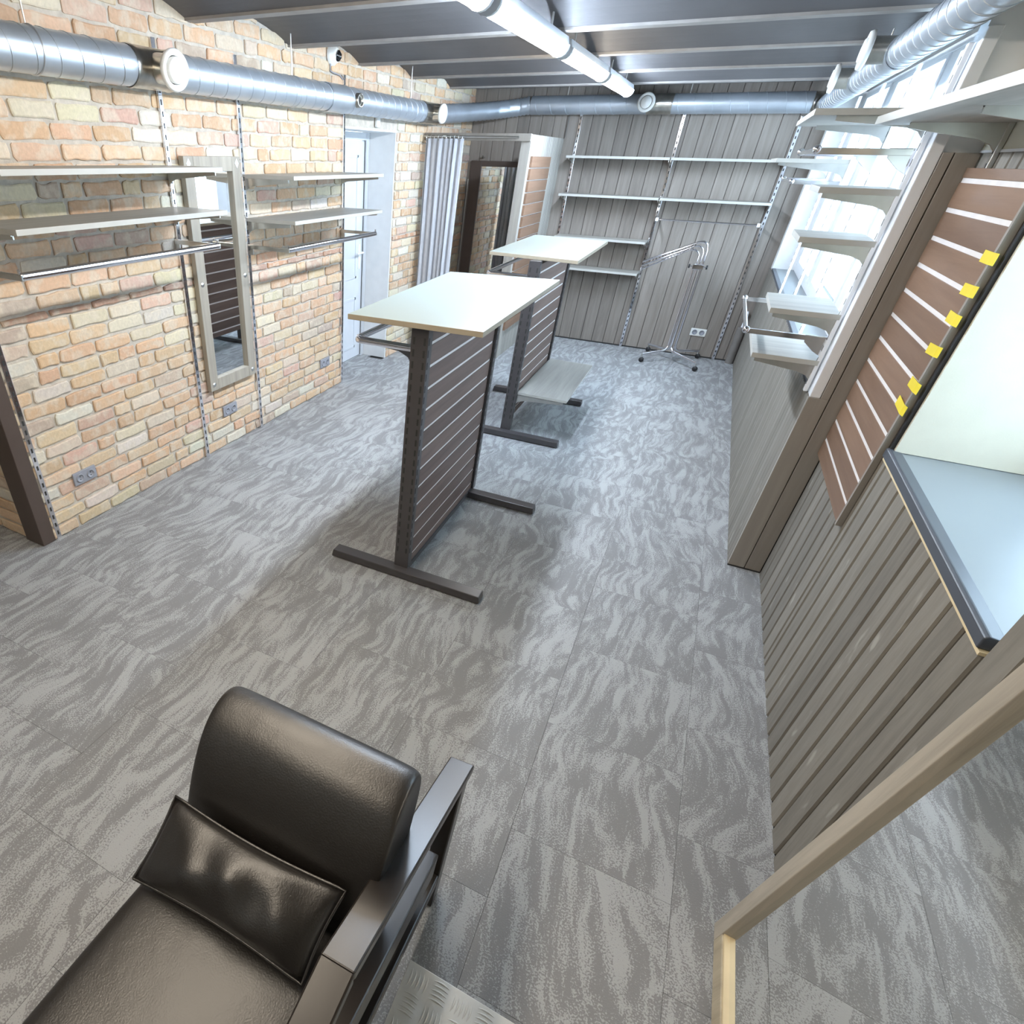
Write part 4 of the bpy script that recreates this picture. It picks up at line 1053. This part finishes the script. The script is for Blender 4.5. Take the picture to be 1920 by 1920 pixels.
# backrest: profile in y-z swept across x
prof = [(0.470, 0.41), (0.500, 0.53), (0.545, 0.65), (0.600, 0.74), (0.650, 0.780), (0.700, 0.792), (0.742, 0.772), (0.760, 0.725), (0.740, 0.64), (0.690, 0.52), (0.640, 0.41), (0.56, 0.38)]
prof = [(p[0], p[1]-0.010) for p in prof]
secs = []
for x, s_ in [(-0.716, 0.90), (-0.712, 0.955), (-0.700, 0.99), (-0.67, 1.0), (-0.45, 1.0), (-0.26, 1.0), (-0.226, 0.99), (-0.214, 0.955), (-0.210, 0.90)]:
    cyp = sum(p[0] for p in prof)/len(prof); czp = sum(p[1] for p in prof)/len(prof)
    secs.append([(x, cyp+(p[0]-cyp)*s_, czp+(p[1]-czp)*s_) for p in prof])
loft(secs, 'backrest', m_leather, ch)
# seat
prof = [(0.62, 0.405), (0.50, 0.432), (0.30, 0.452), (0.08, 0.462), (-0.10, 0.460), (-0.17, 0.44), (-0.185, 0.39), (-0.17, 0.335), (-0.05, 0.33), (0.25, 0.315), (0.50, 0.295), (0.62, 0.285)]
secs = []
for x, s_ in [(-0.735, 0.62), (-0.730, 0.80), (-0.712, 0.94), (-0.68, 1.0), (-0.45, 1.02), (-0.27, 1.0), (-0.245, 0.94), (-0.235, 0.80), (-0.232, 0.62)]:
    czp = 0.38
    secs.append([(x, p[0], czp+(p[1]-czp)*s_) for p in prof])
loft(secs, 'seat', m_leather, ch)
# right side frame: sloping arm, front drop, rear leg, rails
arm = MB()
c = [((-0.215, 1.000), (-0.147, 1.000), 0.500), ((-0.240, 0.363), (-0.170, 0.363), 0.680)]; ROLL = 0.006
def bar4(mb, A, B, t):
    """flat board: A, B = (left xy, right xy, z)"""
    bot = [(A[0][0], A[0][1], A[2]-t-ROLL), (A[1][0], A[1][1], A[2]-t), (B[1][0], B[1][1], B[2]-t), (B[0][0], B[0][1], B[2]-t-ROLL)]
    top = [(A[0][0], A[0][1], A[2]-ROLL), (A[1][0], A[1][1], A[2]), (B[1][0], B[1][1], B[2]), (B[0][0], B[0][1], B[2]-ROLL)]
    mb.hexa(bot, top)
bar4(arm, c[0], c[1], 0.032); arm.build('armrest', m_blackwood, ch, bevel=0.004)
fa = MB(); bar4(fa, c[1], ((-0.252, 0.10), (-0.182, 0.10), 0.560), 0.035); fa.build('arm_front', m_blackwood, ch, bevel=0.004)
fl = MB(); fl.obar((-0.215, 0.12, 0.54), (-0.215, 0.02, 0.0), 0.07, 0.045, (0, 1, 0)); fl.build('leg', m_blackwood, ch, bevel=0.004)
rl = MB(); rl.obar((-0.176, 0.965, 0.485), (-0.176, 0.86, 0.0), 0.045, 0.055, (0, 1, 0)); rl.build('leg', m_blackwood, ch, bevel=0.004)
sr = MB(); sr.obar((-0.185, 0.82, 0.27), (-0.205, 0.04, 0.46), 0.05, 0.085); sr.build('side_rail', m_blackwood, ch, bevel=0.004)
lr = MB(); lr.obar((-0.172, 0.86, 0.12), (-0.195, 0.04, 0.22), 0.035, 0.05); lr.build('stretcher', m_blackwood, ch, bevel=0.004)
for x, y in ((-0.69, 0.60), (-0.69, 0.02)):
    box(x-0.022, x+0.022, y-0.025, y+0.025, 0.0, 0.34).build('leg', m_blackwood, ch, bevel=0.004)
box(-0.70, -0.20, 0.60, 0.66, 0.27, 0.34).build('back_rail', m_blackwood, ch, bevel=0.004)
# loose cushion
cu2 = MB(); nx, nz = 28, 14; vs = []; fs = []
A, Bp, Cc, D = Vector((-0.735, 0.345, 0.468)), Vector((-0.285, 0.360, 0.470)), Vector((-0.725, 0.500, 0.590)), Vector((-0.270, 0.512, 0.590))
nrm = (Bp-A).cross(Cc-A).normalized()
if nrm.y > 0: nrm = -nrm
for sgn in (1, -1):
    for j in range(nz+1):
        for i in range(nx+1):
            u, v = i/nx, j/nz
            pu = u + 0.02*math.sin(math.pi*v)*(0.5-u)*2*0.8; pv = v + 0.06*math.sin(math.pi*u)*(0.5-v)*2
            p = A*(1-pu)*(1-pv) + Bp*pu*(1-pv) + Cc*(1-pu)*pv + D*pu*pv
            e = (max(0, math.sin(math.pi*u))**0.45)*(max(0, math.sin(math.pi*v))**0.55)
            wr2 = 0.006*math.sin(u*23+v*4)*math.sin(math.pi*v) + 0.005*math.sin(u*11-v*7+1)
            vs.append(p + nrm*sgn*(0.052*e + (wr2*e if sgn > 0 else 0)))
N = (nx+1)*(nz+1)
for sgn, off in ((1, 0), (-1, N)):
    for j in range(nz):
        for i in range(nx):
            a = off + j*(nx+1)+i; q = (a, a+1, a+nx+2, a+nx+1); fs.append(q if sgn > 0 else q[::-1])
cu2._add(vs, fs, True)
oo = cu2.build('cushion_cover', m_leather)
bm = bmesh.new(); bm.from_mesh(oo.data); bmesh.ops.remove_doubles(bm, verts=bm.verts, dist=0.0004); bmesh.ops.recalc_face_normals(bm, faces=bm.faces); bm.to_mesh(oo.data); bm.free()
oo.name = 'cushion'; tag(oo, 'loose black leather cushion lying against the back of the armchair', 'cushion')

pb = MB(); ring_pts = []
def cpos(u, v):
    pu = u + 0.02*math.sin(math.pi*v)*(0.5-u)*2*0.8; pv = v + 0.06*math.sin(math.pi*u)*(0.5-v)*2
    return A*(1-pu)*(1-pv) + Bp*pu*(1-pv) + Cc*(1-pu)*pv + D*pu*pv
for k in range(20): ring_pts.append(cpos(k/20, 0))
for k in range(10): ring_pts.append(cpos(1, k/10))
for k in range(20): ring_pts.append(cpos(1-k/20, 1))
for k in range(11): ring_pts.append(cpos(0, 1-k/10))
pb.tube(ring_pts, 0.0035, 6, caps=False)
pb.build('piping', m_leather, oo)
